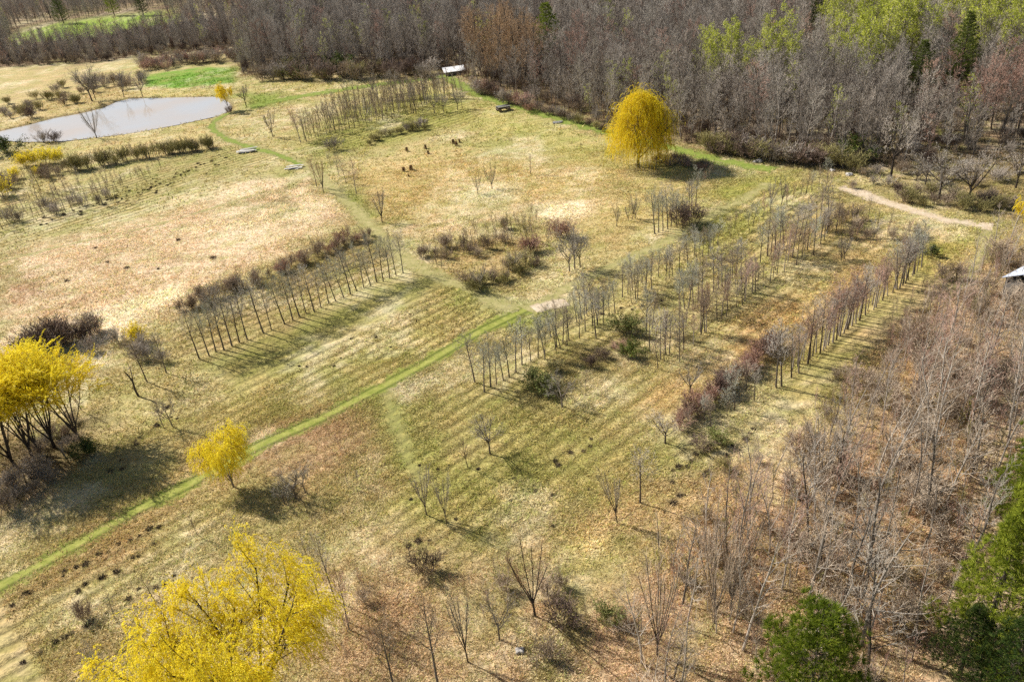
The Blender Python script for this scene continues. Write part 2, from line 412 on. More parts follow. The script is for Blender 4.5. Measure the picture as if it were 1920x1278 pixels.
# ---- the striped-shadow row, left of centre
B = [(374,674),(393,668),(405,660),(420,657),(435,649),(449,642),(464,637),(494,624),(509,618),(534,607),(549,600),(562,594),(574,587),(589,584),(602,577),(617,570),(630,565),(645,559),(658,553),(669,546),(682,540),(696,538),(707,531),(719,529),(731,523),(743,518),(756,513)]
row(B, (106, 72), ['row', 'row_mist', 'row'], 'row_tree', 'slim bare tree', 'in the row casting striped shadows left of centre', 'tree', 'trees of the striped-shadow row')
row(persp((372, 612), (728, 462), 20, .3), (40, 32), ['sapling_grey', 'row_mist', 'sapling_grey'], 'sapling', 'thin greyish sapling', 'in the low line just behind the striped-shadow row', 'sapling', 'saplings behind the striped-shadow row', True)
row([(x+rnd(-5, 5), y+rnd(-7, 5)) for x, y in persp((335, 588), (690, 444), 84, .8)], (25, 24), ['shrub_tan', 'shrub_brown', 'sapling', 'sapling', 'shrub_red', 'brush_tan'], 'hedge_plant', 'low brown hedge plant', 'in the hedge behind the striped-shadow row', 'hedge plant', 'plants of the brown hedge', True, .42)
# ---- the long row right of the mown track
B = [(908,735),(891,717),(920,727),(931,720),(944,714),(955,708),(967,700),(979,686),(1009,673),(1021,666),(1044,654),(1055,646),(1067,641),(1033,634),(1118,636),(1112,614),(1120,609),(1082,606),(1090,600),(1101,593),(1132,591)]
row(B, (96, 78), ['row_mist', 'row', 'row_mist', 'row_brown'], 'row_tree', 'bare greyish tree', 'in the line along the mown track, before the gap', 'tree', 'trees along the mown track')
B = [(1167,558),(1177,552),(1186,545),(1194,542),(1204,533),(1212,532),(1220,527),(1234,520),(1250,510),(1258,504),(1282,488),(1290,490),(1303,480),(1310,478),(1330,465),(1337,461)]
row(B, (66, 52), ['row_mist', 'row_mist', 'row'], 'row_tree', 'thin pale-crowned tree', 'in the line along the mown track, past the gap', 'tree', 'thin trees along the mown track')
B = [(1228,439),(1235,436),(1243,434),(1252,430),(1258,425),(1269,423),(1280,418),(1290,405),(1297,398),(1304,390)]
row(B, (80, 68), ['row_mist', 'row_mist', 'row'], 'row_tree', 'pale grey tree', 'in the tight clump beside the dark red bush', 'tree', 'pale trees by the dark red bush')
B = persp((1306,357), (1337,331), 8)
row(B, (26, 24), ['sapling', 'sapling_red'], 'sapling', 'short pale-stemmed sapling', 'in the little line right of the yellow willow', 'sapling', 'saplings right of the yellow willow', True)
for (x, y, hp, lab) in ((1156,424,44,'white-stemmed forked young tree standing alone left of the pale clump'), (1186,411,48,'largest of three pale-stemmed young trees left of the tight pale clump'), (1191,410,40,'right one of three pale-stemmed young trees left of the tight pale clump'), (1178,414,38,'left one of three pale-stemmed young trees left of the tight pale clump')):
    p = G(x, y); put('vase', p, height_for(p, hp), 'young_tree', lab, 'tree')
for (x, y, hp, lab) in ((1445,389,56,'left stem group of the vase-crowned tree where the middle rows end'), (1465,385,52,'right-hand vase-crowned tree where the middle rows end')):
    p = G(x, y); put('vase', p, height_for(p, hp), 'vase_tree', lab, 'tree')
# ---- second row of the middle block
B = [(1239,674),(1248,666),(1217,659),(1212,626),(1223,615),(1313,622),(1275,585),(1284,580),(1291,578),(1300,571),(1309,565),(1316,560),(1362,563),(1338,548),(1347,540),(1354,538),(1368,530),(1373,524),(1380,518),(1389,513)]
row(B, (90, 74), ['row_brown', 'row', 'row_brown', 'row_mist'], 'row_tree', 'brownish bare tree', 'in the middle row between track and orange grass strip', 'tree', 'trees of the middle row')
B = [(1425,493),(1439,480),(1445,478),(1453,473),(1462,468),(1470,464),(1485,483),(1490,453),(1500,445),(1508,440),(1520,430),(1531,426),(1537,420),(1550,438),(1553,423),(1525,478)]
row(B, (88, 72), ['row_mist', 'row_brown', 'row'], 'row_tree', 'upright bare tree', 'in the far group of the middle row', 'tree', 'far trees of the middle row')
B = [(x+rnd(-6, 6), y+rnd(-5, 5)) for x, y in persp((1228,640), (1400,525), 26)]
row(B, (46, 40), ['sapling', 'sapling', 'sapling_red'], 'sapling', 'brown sapling', 'filling in between trees of the middle row', 'sapling', 'saplings between the middle rows', True)
B = [(1300+rnd(-30, 30)+i*9.5, 590+rnd(-14, 14)-i*6.6) for i in range(22)]
row(B, (40, 40), ['sapling', 'sapling_red', 'row_brown'], 'sapling', 'thin brown sapling', 'in the shaded strip right of the middle row', 'sapling', 'saplings of the shaded strip', True)
B = [(x+rnd(-3, 3), y+rnd(-3, 3)) for x, y in persp((1000,690), (1350,462), 26, .5)]
row(B, (74, 54), ['row_brown', 'row', 'row_mist'], 'row_tree', 'thin bare tree', 'in the loose second line beside the track row', 'tree', 'second line beside the track row', True, .2)
B = [(x+rnd(-4, 4), y+rnd(-4, 4)) for x, y in persp((1235,690), (1570,425), 40, .5)]
row(B, (74, 60), ['row_brown', 'row_red', 'row', 'row_brown'], 'row_tree', 'thin brownish tree', 'in the dense line of the middle block', 'tree', 'dense line of the middle block', True, .25)
B = [(x+rnd(-6, 6), y+rnd(-6, 6)) for x, y in persp((1375,440), (1560,345), 18, .5)]
row(B, (46, 38), ['row_mist', 'row_brown', 'sapling_red'], 'row_tree', 'small hazy tree', 'in the short line near the gravel start', 'tree', 'short line near the gravel start', True, .25)
# ---- right-hand row with the striped shadows
B = [(1498,697),(1515,680),(1538,660),(1544,655),(1553,645),(1562,640),(1569,635),(1575,628),(1582,622),(1590,615),(1598,608),(1605,603),(1612,598),(1623,588),(1643,573),(1655,560)]
row(B, (118, 98), ['row', 'row_brown', 'row_red'], 'row_tree', 'tall slender tree', 'in the right-hand row beside the green strip', 'tree', 'trees of the right-hand row')
B = [(1682,541),(1687,538),(1693,533),(1698,529),(1703,524),(1711,516),(1715,513),(1719,510),(1728,500)]
row(B, (96, 84), ['row_mist', 'row'], 'row_tree', 'pale pole-straight tree', 'in the far clump of the right-hand row', 'tree', 'far clump of the right-hand row')
B = [(x+rnd(-5, 5), y+rnd(-6, 3)) for x, y in persp((1480,700), (1700,520), 34)]
row(B, (84, 70), ['row_red', 'row_red', 'row_brown'], 'row_tree', 'reddish thin tree', 'crowded behind the right-hand row', 'tree', 'reddish trees behind the right-hand row', True)
for (x, y, hp, k, lab) in ((1577,489,54,'vase','left of two purple-grey trees between the right-hand rows'), (1583,485,50,'vase','right of two purple-grey trees between the right-hand rows'), (1638,446,44,'vase','purplish young tree below the gravel track bend'), (1667,426,36,'row_brown','brown sapling close below the middle of the gravel track'), (1628,410,46,'row_brown','lone young tree nearest the start of the gravel track')):
    p = G(x, y); put(k, p, height_for(p, hp), 'young_tree', lab, 'tree')
cnt = 0
while cnt < 46:
    u, v = random.random(), random.random()
    x = 1545+u*190; y = 385+u*52+v*52
    if y > 480-(x-1545)*.05: continue
    p = G(x, y); cnt += 1
    put(random.choice(['sapling', 'sapling_red', 'sapling', 'shrub_brown']), p, height_for(p, rnd(22, 38)), 'sapling', 'purplish-brown sapling in the thicket below the gravel track', 'sapling', 'saplings below the gravel track', True)
# ---- red hedge strip and trees in front of it
row([(x+rnd(-5, 5), y+rnd(-4, 4)) for x, y in persp((1272,800), (1452,648), 24)], (40, 34), ['shrub_red', 'shrub_red', 'shrub_dark'], 'shrub', 'red-twigged shrub', 'in the diagonal red hedge right of centre', 'shrub', 'shrubs of the red hedge', True)
for i, (x, y, hp, k, lab) in enumerate(((1455,724,128,'row','left one of the tall dark pair behind the red hedge'), (1466,722,124,'row','right one of the tall dark pair behind the red hedge'), (1378,768,84,'row_mist','pale tree in front of the red hedge beside the grassy patch'), (1414,750,72,'row','bare tree midway between red hedge and tall dark pair'), (1363,778,60,'row_mist','shorter pale tree just left of the grassy patch edge'), (1333,800,62,'row_brown','brown-crowned tree at the near end of the red hedge'), (1321,788,56,'row_mist','thin greyish tree among the near red hedge shrubs'), (1290,812,58,'row_brown','low forked tree where the red hedge begins'), (1400,728,60,'row_brown','small bare tree leaning over the red hedge'), (1200,940,108,'row','tall thin tree nearest the lower end of the red hedge'), (1157,977,108,'vase','slim upright tree with open twigs at the edge of the dug rows'))):
    p = G(x, y); put(k, p, height_for(p, hp), 'field_tree', lab, 'tree', lean=(-.10, 0) if i == 10 else None, sxy=.62 if i == 10 else 1)
# ---- single trees, numbers are photo base, photo height
SINGLES = [
 (908+11,850,84,'round','round_tree','spreading brown-grey tree at centre, below the long track row',1.0),
 (1054,764,66,'round','round_tree','pale-trunked round tree with a long shadow, right of green bush',1.1),
 (1098,735,44,'row_brown','field_tree','thin lone sapling right of the pale-trunked round tree',1),
 (1294,735,58,'vase','round_tree','multi-stemmed spreading tree between middle row and red hedge',1.5),
 (1274,678,62,'row_brown','field_tree','bare tree just behind the multi-stemmed spreading tree',1),
 (1247,830,58,'round_dark','round_tree','low dark reddish tree left of the grassy patch',1.2),
 (877,875,62,'sapling','sapling','crooked thin sapling left of the spreading brown-grey tree',1),
 (1068,510,86,'round','round_tree','left tree of the three grey round-crowned trees mid-field',.8),
 (1078,506,84,'round','round_tree','middle tree of the three grey round-crowned trees mid-field',.8),
 (1088,502,74,'round','round_tree','right tree of the three grey round-crowned trees mid-field',.8),
 (899,545,50,'vase','field_tree','small dark vase-shaped tree by the track junction',1.3),
 (966,507,44,'round','round_tree','small rounded tree at the edge of the orange-tinted patch',1),
 (946,517,36,'sapling','sapling','left sapling next to the small rounded tree mid-field',1),
 (985,500,40,'sapling','sapling','right sapling next to the small rounded tree mid-field',1),
 (955,513,38,'sapling_olive','sapling','olive sapling in front of the small rounded tree mid-field',1),
 (912,528,36,'sapling','sapling','brown sapling right of the dark vase-shaped tree',1),
 (928,524,34,'sapling_red','sapling','reddish sapling right of the dark vase-shaped tree',1),
 (923,353,50,'vase','field_tree','taller of two trees alone in the upper pale field',1.0),
 (896,363,42,'vase','field_tree','shorter leaning tree of the two in the upper pale field',1),
 (995,327,40,'sapling','sapling','thin sapling alone in the pale field left of the willow',1.2),
 (717,417,72,'vase','field_tree','bare tree on the right side of the bending track',.9),
 (668,362,66,'row_red','field_tree','reddish tree standing above the bare tree by the bending track',1),
 (607,361,72,'vase_orange','field_tree','orange-tipped vase tree left of the bending track',.75),
 (594,350,62,'row_orange','field_tree','slim orange-tipped tree just left of the orange vase tree',1),
 (621,317,36,'row','field_tree','small tree right beside the upper bending track',1),
 (636,330,44,'row','field_tree','grey tree at the right edge of the upper bending track',1),
 (649,343,48,'row_brown','field_tree','brown tree at the right edge of the upper bending track',1),
 (512,257,62,'vase','field_tree','vase-shaped bare tree alone above the track curve',1),
 (564,268,72,'row_red','field_tree','reddish-topped tree at the near-left corner of the planted block',1),
 (575,266,66,'row','field_tree','tall bare tree at the near-left corner of the planted block',1),
 (629,250,60,'row','field_tree','tallest bare tree in the front line of the planted block',1),
 (781,215,60,'row','field_tree','tall straight tree in the front right of the planted block',1),
 (815,214,50,'round','round_tree','round bare tree first from left at the block end',1),
 (832,211,40,'round','round_tree','small round bare tree second from left at the block end',1),
 (858,207,44,'round','round_tree','leaning round bare tree third from left at the block end',1),
 (867,204,42,'row','field_tree','narrow bare tree farthest right at the block end',1),
 (703,184,66,'round','round_tree','large pale branching tree at the back of the planted block',.8),
 (739,176,50,'round','round_tree','bare tree right of the large pale tree, block back',1),
 (798,154,40,'round_dark','round_tree','dark forked tree just before the white shed',1),
 (182,260,66,'vase','pond_tree','bare forked tree leaning over the near pond bank',1.0),
 (173,190,72,'round','pond_tree','large bare grey tree on the far pond bank',1.0),
 (180,188,60,'vase','pond_tree','narrow bare tree right beside the large pond-bank tree',.8),
 (233,183,46,'vase','pond_tree','brown leaning tree at the far pond corner',1),
 (268,182,42,'round_dark','pond_tree','gnarled dark tree right on the far pond edge',.8),
 (462,200,46,'round_dark','pond_tree','dark round tree beside the small yellow willow',.9),
 (313,700,82,'row','field_tree','upright bare tree with long shadow before the striped-shadow row',1),
 (276,716,94,'row_brown','field_tree','brown bare tree between snapped trunk and upright tree',1),
 (324,800,66,'round','field_tree','arching bare tree below the snapped trunk',.8),
 (308,803,60,'sapling','sapling','thin stem left of the arching bare tree',1),
 (155,772,60,'sapling','sapling','thin leaning stem right of the tall yellow willows',1),
 (573,924,58,'round','field_tree','right tree of the three small bare trees by the yellow willow',.9),
 (555,935,64,'round','field_tree','middle tree of the three small bare trees by the yellow willow',.9),
 (534,944,52,'round','field_tree','left tree of the three small bare trees by the yellow willow',.9),
 (526,868,34,'sapling','sapling','tiny sapling in the russet patch above three bare trees',1),
 (640,845,36,'sapling_red','sapling','tiny reddish sapling far side of the russet patch',1),
 (655,915,32,'sapling','sapling','tiny sapling at the near edge of the russet patch',1),
 (671,907,32,'sapling_grey','sapling','tiny pale sapling at the right of the russet patch',1),
 (800,965,106,'vase','vase_tree','left of the paired upright vase trees with joined shadow',.72),
 (837,978,106,'vase','vase_tree','right of the paired upright vase trees with joined shadow',.55),
 (1003,1152,152,'vase_orange','vase_tree','orange-tinted vase tree alone near the bottom centre',.85),
 (936,1196,92,'round','field_tree','small pale tree left of the orange-tinted vase tree',.7),
 (877,1238,160,'vase','vase_tree','tall thin forked tree at bottom left of orange-tinted vase tree',.5),
 (821,1282,165,'row_brown','field_tree','tall thin brown tree cut by the bottom edge, centre',.8),
 (742,1300,130,'row_brown','field_tree','thin bare tree cut by the bottom edge near large willow',.9),
 (603,1143,150,'row','field_tree','left of two tall slim trees right of the largest willow',.6),
 (628,1124,134,'row','field_tree','right of two tall slim trees right of the largest willow',.6),
 (655,1180,120,'row_red','field_tree','reddish slim tree between largest willow and bottom bush',.7),
 (372,1005,44,'sapling','sapling','small sapling with a curved shadow above the largest willow',1),
 (290,1125,50,'sapling','sapling','small sapling left of the largest willow crown',1),
 (218,1163,52,'sapling_grey','sapling','small pale sapling at far left of the largest willow',1),
 (192,1292,80,'row','field_tree','grey branching tree cut by the bottom edge, far left',1),
 (212,1290,70,'row','field_tree','second grey branching tree at the bottom left corner',1),
 (1232,1226,225,'vase_wide','wood_tree','broad many-stemmed bare tree at bottom centre-right',.75),
 (1370,1140,235,'vase_wide','wood_tree','tall clump of dark upright stems at lower right wood edge',.62),
 (1340,1165,250,'vase_wide','wood_tree','pale-stemmed tall tree left of the dark stem clump',.6),
 (1535,914,124,'vase','wood_tree','dark bare tree on orange grass at the wood edge',.9),
 (1571,908,120,'row','wood_tree','straight bare tree just right of the dark wood-edge tree',1),
 (1580,1129,190,'near_dark','wood_tree','large pale-limbed leaning tree in the lower right wood',1.15),
 (1625,1268,240,'near_dark','wood_tree','tall dark leaning trunk beside the bushy bottom pine',1),
 (1670,332,136,'round_dark','round_tree','big dark-trunked branching tree by the gravel track start',.85),
 (1760,372,96,'round','round_tree','pale gnarled spreading tree above the gravel track',1.2),
 (1815,384,120,'round_dark','round_tree','dark twisted tree leaning right above the gravel track end',1.0),
 (1735,345,60,'round','round_tree','low tangled tree left of the pale gnarled tree',1.4),
 (1905,350,80,'round_dark','round_tree','dark trunked tree at right edge above yellow willow',1),
 (1580,317,80,'bare_white','wood_tree','white-barked leaning trunk at the forest edge',1),
]
mk('bare_white', 'forest', (73,), 'bark_pale', 'twig_grey', n=(9, 5, 4))
random.seed(123)
for (x, y, hp, k, nm, lab, sx) in SINGLES:
    p = G(x, y); put(k, p, height_for(p, hp), nm, lab, 'sapling' if nm == 'sapling' else 'tree', sxy=sx)
# snapped crooked trunk
random.seed(5); mb = MB(); tw = MB()
mb.tube([Vector(q) for q in ((0, 0, -.1), (-.15, 0, 1.0), (-.05, .1, 2.2), (-.35, .1, 3.2), (-.9, .2, 4.0))], [.2, .17, .15, .12, .05], 7, True)
mb.tube([Vector(q) for q in ((-.05, .1, 2.2), (.25, .1, 3.2), (.3, .3, 4.4), (.1, .3, 5.2))], [.11, .08, .05, .02], 5)
for i in range(16):
    q = Vector((rnd(-.8, .3), rnd(-.1, .3), rnd(2.5, 4.6))); d = (rvec()+Vector((0, 0, .5)))*rnd(.5, 1.2); tw.tube([q, q+d*.5, q+d+rvec()*.2], [.025, .018, .012], 3)
o = bpy.data.objects.new('snapped_tree', None); col.objects.link(o); o.location = G(260, 743)
o.scale = (.62, .62, .8); tag(o, 'crooked snapped trunk with a pale broken end, left field', 'tree'); link('trunk', mb.mesh('trunk', M['bark_dark']), o); link('crown', tw.mesh('crown', M['twig_grey']), o)

# ---- willows
for (x, y, hp, k, v, lab, sx) in ((512,1352,278,'willow_open',0,'largest yellow willow at the bottom edge, its limbs showing',.82), (418,1385,200,'willow_open',1,'lower yellow willow overlapping the left side of the largest one',1.05),
    (438,912,104,'willow_young',0,'small round yellow willow beside the mown track, casting dark shade',.78), (1196,313,140,'willow_dome',0,'dome-shaped weeping yellow willow against the grey forest',1.0),
    (150,826,150,'willow_upright',0,'right one of the tall yellow willows at the left edge',1.15), (104,842,178,'willow_upright',1,'tallest of the yellow willow clump at the left edge',1.1),
    (62,857,170,'willow_upright',2,'yellow willow second from left in the left-edge clump',1.1), (30,876,176,'willow_upright',3,'leftmost yellow willow, partly cut by the left edge',1.1), (76,852,150,'willow_upright',1,'shorter yellow willow inside the left-edge clump',.8),
    (430,207,52,'willow_small',0,'little yellow willow at the right tip of the pond',.72), (1925,425,58,'willow_small',0,'small yellow willow cut by the right edge',1.0)):
    p = G(x, y); put(k, p, height_for(p, hp), 'willow_tree', lab, 'willow', var=v, sxy=sx)
# one small yellow bush in the left field
for (x, y, hp, k, v, lab, sx) in ((258,640,34,'shrub_yellow',0,'small lime-yellow bush beyond the snapped trunk',.8),):
    p = G(x, y); put(k, p, height_for(p, hp), 'shrub', lab, 'shrub', sxy=sx)
for i, (x, y, hp, lab) in enumerate(((45,312,26,'leftmost bright yellow shrub of the patch before the pond'), (66,309,28,'second bright yellow shrub of the patch before the pond'), (88,306,30,'third bright yellow shrub of the patch before the pond'), (112,303,26,'rightmost bright yellow shrub of the patch before the pond'), (4,368,40,'tall yellow shrub at the left edge below the pond'), (30,335,22,'pale yellow shrub under the bright yellow patch'), (70,330,18,'low yellowish shrub under the bright yellow patch'))):
    p = G(x, y); put('shrub_yellow', p, height_for(p, hp), 'shrub', lab, 'shrub', 'yellow shrubs before the pond', sxy=.9)

# ---- pines
for (x, y, hp, k, v, lab, sx) in ((1836,1225,300,'pine',0,'tallest dark pine in the lower right corner',1.05), (1512,1345,188,'pine_bushy',0,'broad bushy green pine at the bottom edge',.95), (1905,1010,240,'pine',2,'green pine cut by the right edge',1.0),
    (1935,965,215,'pine',1,'green conifer at the right edge, farther up than the others',1.1), (1925,1150,250,'pine_dark',0,'dark shaded evergreen between right edge and tallest pine',.8), (1800,1262,120,'pine_dark',0,'small dark evergreen at the foot of the tallest pine',1.3), (1880,1330,170,'pine_dark',0,'shadowed evergreen in the bottom right corner',1.3), (1925,1345,180,'pine',1,'bright green pine tip in the bottom right corner',1), (1812,788,46,'pine',1,'small narrow evergreen alone among right-hand bare trees',.7),
    (1030,122,112,'pine',1,'evergreen among orange-tinted trees in the upper forest',1.25), (1716,192,112,'pine_dark',0,'round dark evergreen in the upper right forest',1.25), (1793,172,146,'pine_dark',0,'pointed dark evergreen right of the round one, upper right',.95), (1528,80,100,'pine_dark',0,'dark evergreen at the top edge beside lime-green trees',1),
    (120,45,60,'pine_dark',0,'left dark evergreen behind the far green meadow',1), (215,30,60,'pine',1,'brighter green evergreen behind the far green meadow',.9), (270,30,50,'pine_dark',0,'right dark evergreen behind the far green meadow',1)):
    p = G(x, y); put(k, p, height_for(p, hp), 'pine_tree', lab, 'pine', var=v, sxy=sx)
for (x, y, hp, k, lab, sx) in ((15,288,32,'shrub_evergreen','dark green bush at the left end of the pond',1.5), (60,222,26,'shrub_dark','dark round bush on the far left pond bank',1.2), (1183,668,28,'shrub_evergreen','dark green low bush between two middle rows',1.2), (1180,626,34,'shrub_lime','lime-tinged bush between track row and middle row',1.3),
    (1000,722,30,'shrub_green','green leafing bush behind the pale-trunked round tree',1.2), (1022,735,32,'shrub_green','right-hand green bush beside the pale-trunked round tree',1.3), (1035,700,26,'shrub_olive','olive bush behind the two green bushes',1.4), (1110,690,24,'shrub_dark','dark low bush in the shaded hollow mid-right',1.3), (1130,672,20,'shrub_dark','small dark bush in the shaded hollow mid-right',1.2), (1160,660,24,'shrub_red','russet bush beside the dark green low bush',1.3),
    (1278,425,48,'shrub_dark','dark red bush, left half, beside the pale clump',1.1), (1300,420,44,'shrub_dark','dark red bush, right half, beside the pale clump',1.1), (800,1070,44,'shrub_dark','dark brown round bush alone near bottom centre',1.0), (1060,1165,46,'shrub_dark','dark bush at the foot of the orange-tinted vase tree',1.1), (1138,1165,36,'shrub_lime','bright green bush near the bottom centre-right',.9), (1052,1098,34,'shrub_brown','small brown bush right of the orange-tinted vase tree',.8),
    (160,1160,34,'shrub_dark','small dark bush in the dug rows, bottom left',.8), (165,858,30,'shrub_evergreen','dark green bush standing in for a dark spot by the left willows',1.0), (432,212,16,'shrub_dark','purple bush under the little pond willow',1), (82,268,26,'shrub_grey','grey bush on the near pond bank, left one',1.3), (106,266,22,'shrub_dark','purplish bush on the near pond bank, right one',1.2),  # evergreen bush by the left willows stands in for an unidentified dark spot
    (625,282,28,'shrub_grey','round grey bush at the near end of the planted block',1.5), (609,152,26,'shrub_olive','olive bush at the forest edge, upper centre',1.4), (640,142,42,'shrub_evergreen','dark green bush at the forest edge, upper centre',1.0), (560,150,28,'shrub_evergreen','low dark evergreen bush by the upper forest edge',1.2), (1745,480,22,'shrub_evergreen','dark bush past the far clump of right-hand row',1.0), (1600,298,44,'shrub_evergreen','large dark green bush at the forest edge, upper right',1.4), (1255,305,24,'shrub_red','russet bush at the right foot of the dome willow',1.6), (1285,310,22,'shrub_brown','brown bush further right of the dome willow',1.6), (1360,880,26,'shrub_olive','olive bush below the grassy patch',1.2), (1345,830,28,'shrub_green','green bush on the grassy patch right of red hedge',1.2), (1318,842,26,'shrub_dark','dark bush on the grassy patch right of red hedge',1.3)):
    p = G(x, y); put(k, p, height_for(p, hp), 'shrub', lab, 'shrub', sxy=sx)
for i, (x, y, hp) in enumerate(sorted(((798,279,14), (803,288,12), (763,283,14), (757,320,15), (771,318,18), (850,270,15), (856,274,15), (862,268,11), (766,330,8)))):
    who = ['highest', 'second', 'third', 'fourth', 'fifth', 'sixth', 'seventh', 'eighth', 'lowest'][i]
    p = G(x, y); put('rust_conifer', p, height_for(p, hp)*.52, 'dead_conifer', f'{ordinal(i+1)} small rust-brown dead conifer from the left in the upper pale field', 'conifer', 'rust-brown conifers in the upper field', sxy=1.2)

# ---- shrub bands
def band(a, b, n, hpx, keys, noun, where, group, jx=6, jy=4, name='shrub', sxy=1.3):
    spots = sorted([(x+rnd(-jx, jx), y+rnd(-jy, jy)) for x, y in persp(a, b, n)]); cnt_ = 0
    for i, (x, y) in enumerate(spots):
        if abs(x-852) < 38 and 118 < y < 175: continue
        p = G(x, y); cnt_ += 1; hp = hpx[0]+(hpx[1]-hpx[0])*i/max(1, n-1)
        put(random.choice(keys), p, height_for(p, hp)*rnd(.8, 1.2), name, f'{ordinal(cnt_)} {noun} from the left {where}', {'sapling': 'sapling', 'hedge_plant': 'hedge plant', 'nursery_tree': 'young tree', 'nursery_plant': 'nursery plant'}.get(name, 'shrub'), group, True, sxy=sxy)
band((60,660), (178,625), 11, (46, 44), ['shrub_brown', 'shrub_grey', 'shrub_dark'], 'dark brushy shrub', 'in the thicket behind the left willows', 'thicket behind the left willows', 8, 8)
band((180,640), (300,690), 10, (36, 34), ['brush_tan', 'shrub_grey', 'brush_pink'], 'brown shrub', 'around the snapped trunk in the left field', 'shrubs round the snapped trunk', 18, 26)
band((0,960), (150,820), 26, (36, 22), ['shrub_brown', 'brush_tan', 'shrub_grey'], 'dark tangled shrub', 'at the feet of the left-edge willows', 'undergrowth of the left willows', 24, 26)
band((131,320), (395,276), 84, (32, 24), ['sapling_olive', 'sapling_olive', 'shrub_olive', 'sapling'], 'olive-brown hedge plant', 'in the long low hedge before the pond', 'hedge before the pond', 3, 3, 'hedge_plant', 1.2)
band((0,352), (135,322), 26, (26, 22), ['sapling_olive', 'sapling', 'shrub_brown'], 'straw-coloured hedge plant', 'in the brushy strip under the yellow shrubs', 'brush under the yellow shrubs', 5, 8, 'hedge_plant', 1.2)
B = [(18,370),(77,358),(66,360),(104,354),(120,350),(150,348),(219,355),(187,385),(194,385),(208,378),(150,391),(136,396),(123,397),(111,401),(98,405),(85,408),(29,419),(19,423),(5,430)]
for i, (x, y) in enumerate(sorted(B)):
    p = G(x, y); put(random.choice(['sapling', 'row_brown', 'sapling_grey']), p, height_for(p, rnd(38, 52)), 'sapling', f'{ordinal(i+1)} taller thin sapling from the left in the far-left nursery rows', 'sapling', 'saplings of the far-left rows', False)
band((-5,398), (300,325), 60, (26, 20), ['sapling', 'sapling_grey', 'sapling'], 'tiny nursery tree', 'between the far-left nursery rows', 'tiny trees of the far-left rows', 8, 10, 'nursery_tree', 1.1)
band((-5,425), (215,365), 34, (26, 22), ['sapling', 'shrub_grey', 'sapling_grey'], 'low nursery tree', 'in the nearest of the far-left nursery rows', 'low trees of the nearest far-left row', 6, 8, 'nursery_tree', 1.1)
# planted block
k = 0
for LN, (a, b, n) in zip(('front', 'second', 'third', 'fourth', 'fifth', 'back'), (((566,266), (782,213), 36), ((572,252), (800,200), 34), ((590,236), (830,190), 32), ((610,222), (850,180), 30), ((640,204), (860,170), 26), ((700,186), (868,186), 20))):
    for q_, (x, y) in enumerate(sorted(persp(a, b, n, .35))):
        p = G(x, y)
        put(random.choice(['sapling', 'sapling_grey', 'sapling', 'row_brown']), p, height_for(p, rnd(36, 52)), 'nursery_tree', f'{ordinal(q_+1)} young tree from the left in the {LN} line of the planted block', 'young tree', 'nursery trees of the planted block', True)
band((690,268), (800,240), 16, (15, 17), ['shrub_olive', 'shrub_grey', 'shrub_olive'], 'olive shrub', 'in the low band in front of the planted block', 'olive shrubs before the planted block', 6, 5)
band((800,490), (1000,425), 84, (26, 26), ['sapling', 'sapling', 'shrub_brown', 'sapling_olive'], 'short brown nursery plant', 'in the brownish patch mid-field', 'nursery plants of the brownish patch', 14, 20, 'nursery_plant', 1.2)
band((880,545), (1000,500), 18, (26, 26), ['shrub_brown', 'sapling', 'shrub_olive'], 'brown nursery plant', 'in the low tangle above the track junction', 'low tangle above the junction', 10, 10, 'nursery_plant', 1.3)
band((985,470), (1060,440), 12, (34, 34), ['sapling_red', 'sapling', 'shrub_red'], 'reddish sapling', 'left of the three grey round-crowned trees', 'reddish saplings mid-field', 8, 10, 'sapling', 1.2)
band((875,168), (1000,208), 16, (30, 26), ['shrub_dark', 'shrub_grey', 'shrub_red'], 'brown shrub', 'along the forest edge above the green strip', 'shrubs along the upper forest edge', 5, 3)
band((1010,208), (1130,245), 10, (22, 18), ['shrub_grey', 'shrub_olive', 'shrub_dark'], 'grey-green shrub', 'at the forest foot near the dome willow', 'shrubs at the forest foot', 5, 3)
band((1330,285), (1590,318), 26, (36, 42), ['shrub_dark', 'shrub_olive', 'shrub_olive', 'shrub_grey'], 'dark dense shrub', 'along the forest edge right of the willow', 'dark shrubs along the forest edge', 8, 6)
band((1220,300), (1330,320), 12, (18, 18), ['shrub_red', 'shrub_brown'], 'russet brushy shrub', 'on the slope right of the dome willow', 'russet brush right of the willow', 10, 8)
band((265,130), (445,108), 30, (26, 24), ['shrub_red', 'shrub_brown', 'shrub_grey'], 'reddish-brown shrub', 'behind the bright green meadow by the pond', 'shrubs behind the bright meadow', 6, 6)
band((0,210), (150,175), 22, (20, 18), ['shrub_brown', 'shrub_grey', 'shrub_olive'], 'brown shrub', 'on the rough ground left of the pond', 'shrubs left of the pond', 14, 18)
band((160,170), (270,150), 14, (24, 22), ['shrub_brown', 'shrub_grey'], 'greyish shrub', 'between the far pond bank and bright meadow', 'shrubs behind the pond', 10, 10)
band((1680,365), (1900,395), 22, (26, 30), ['shrub_olive', 'shrub_dark', 'shrub_brown', 'shrub_brown'], 'tangled olive shrub', 'on the bank above the gravel track', 'shrubs above the gravel track', 12, 14)
band((1600,345), (1900,330), 18, (20, 26), ['shrub_brown', 'shrub_grey'], 'brown shrub', 'on the open forest floor, upper right', 'shrubs on the upper forest floor', 15, 20)
band((490,150), (860,140), 34, (34, 36), ['shrub_dark', 'shrub_grey', 'shrub_olive', 'shrub_brown'], 'dark shrub', 'along the forest foot, upper centre', 'shrubs along the upper centre forest foot', 8, 6)

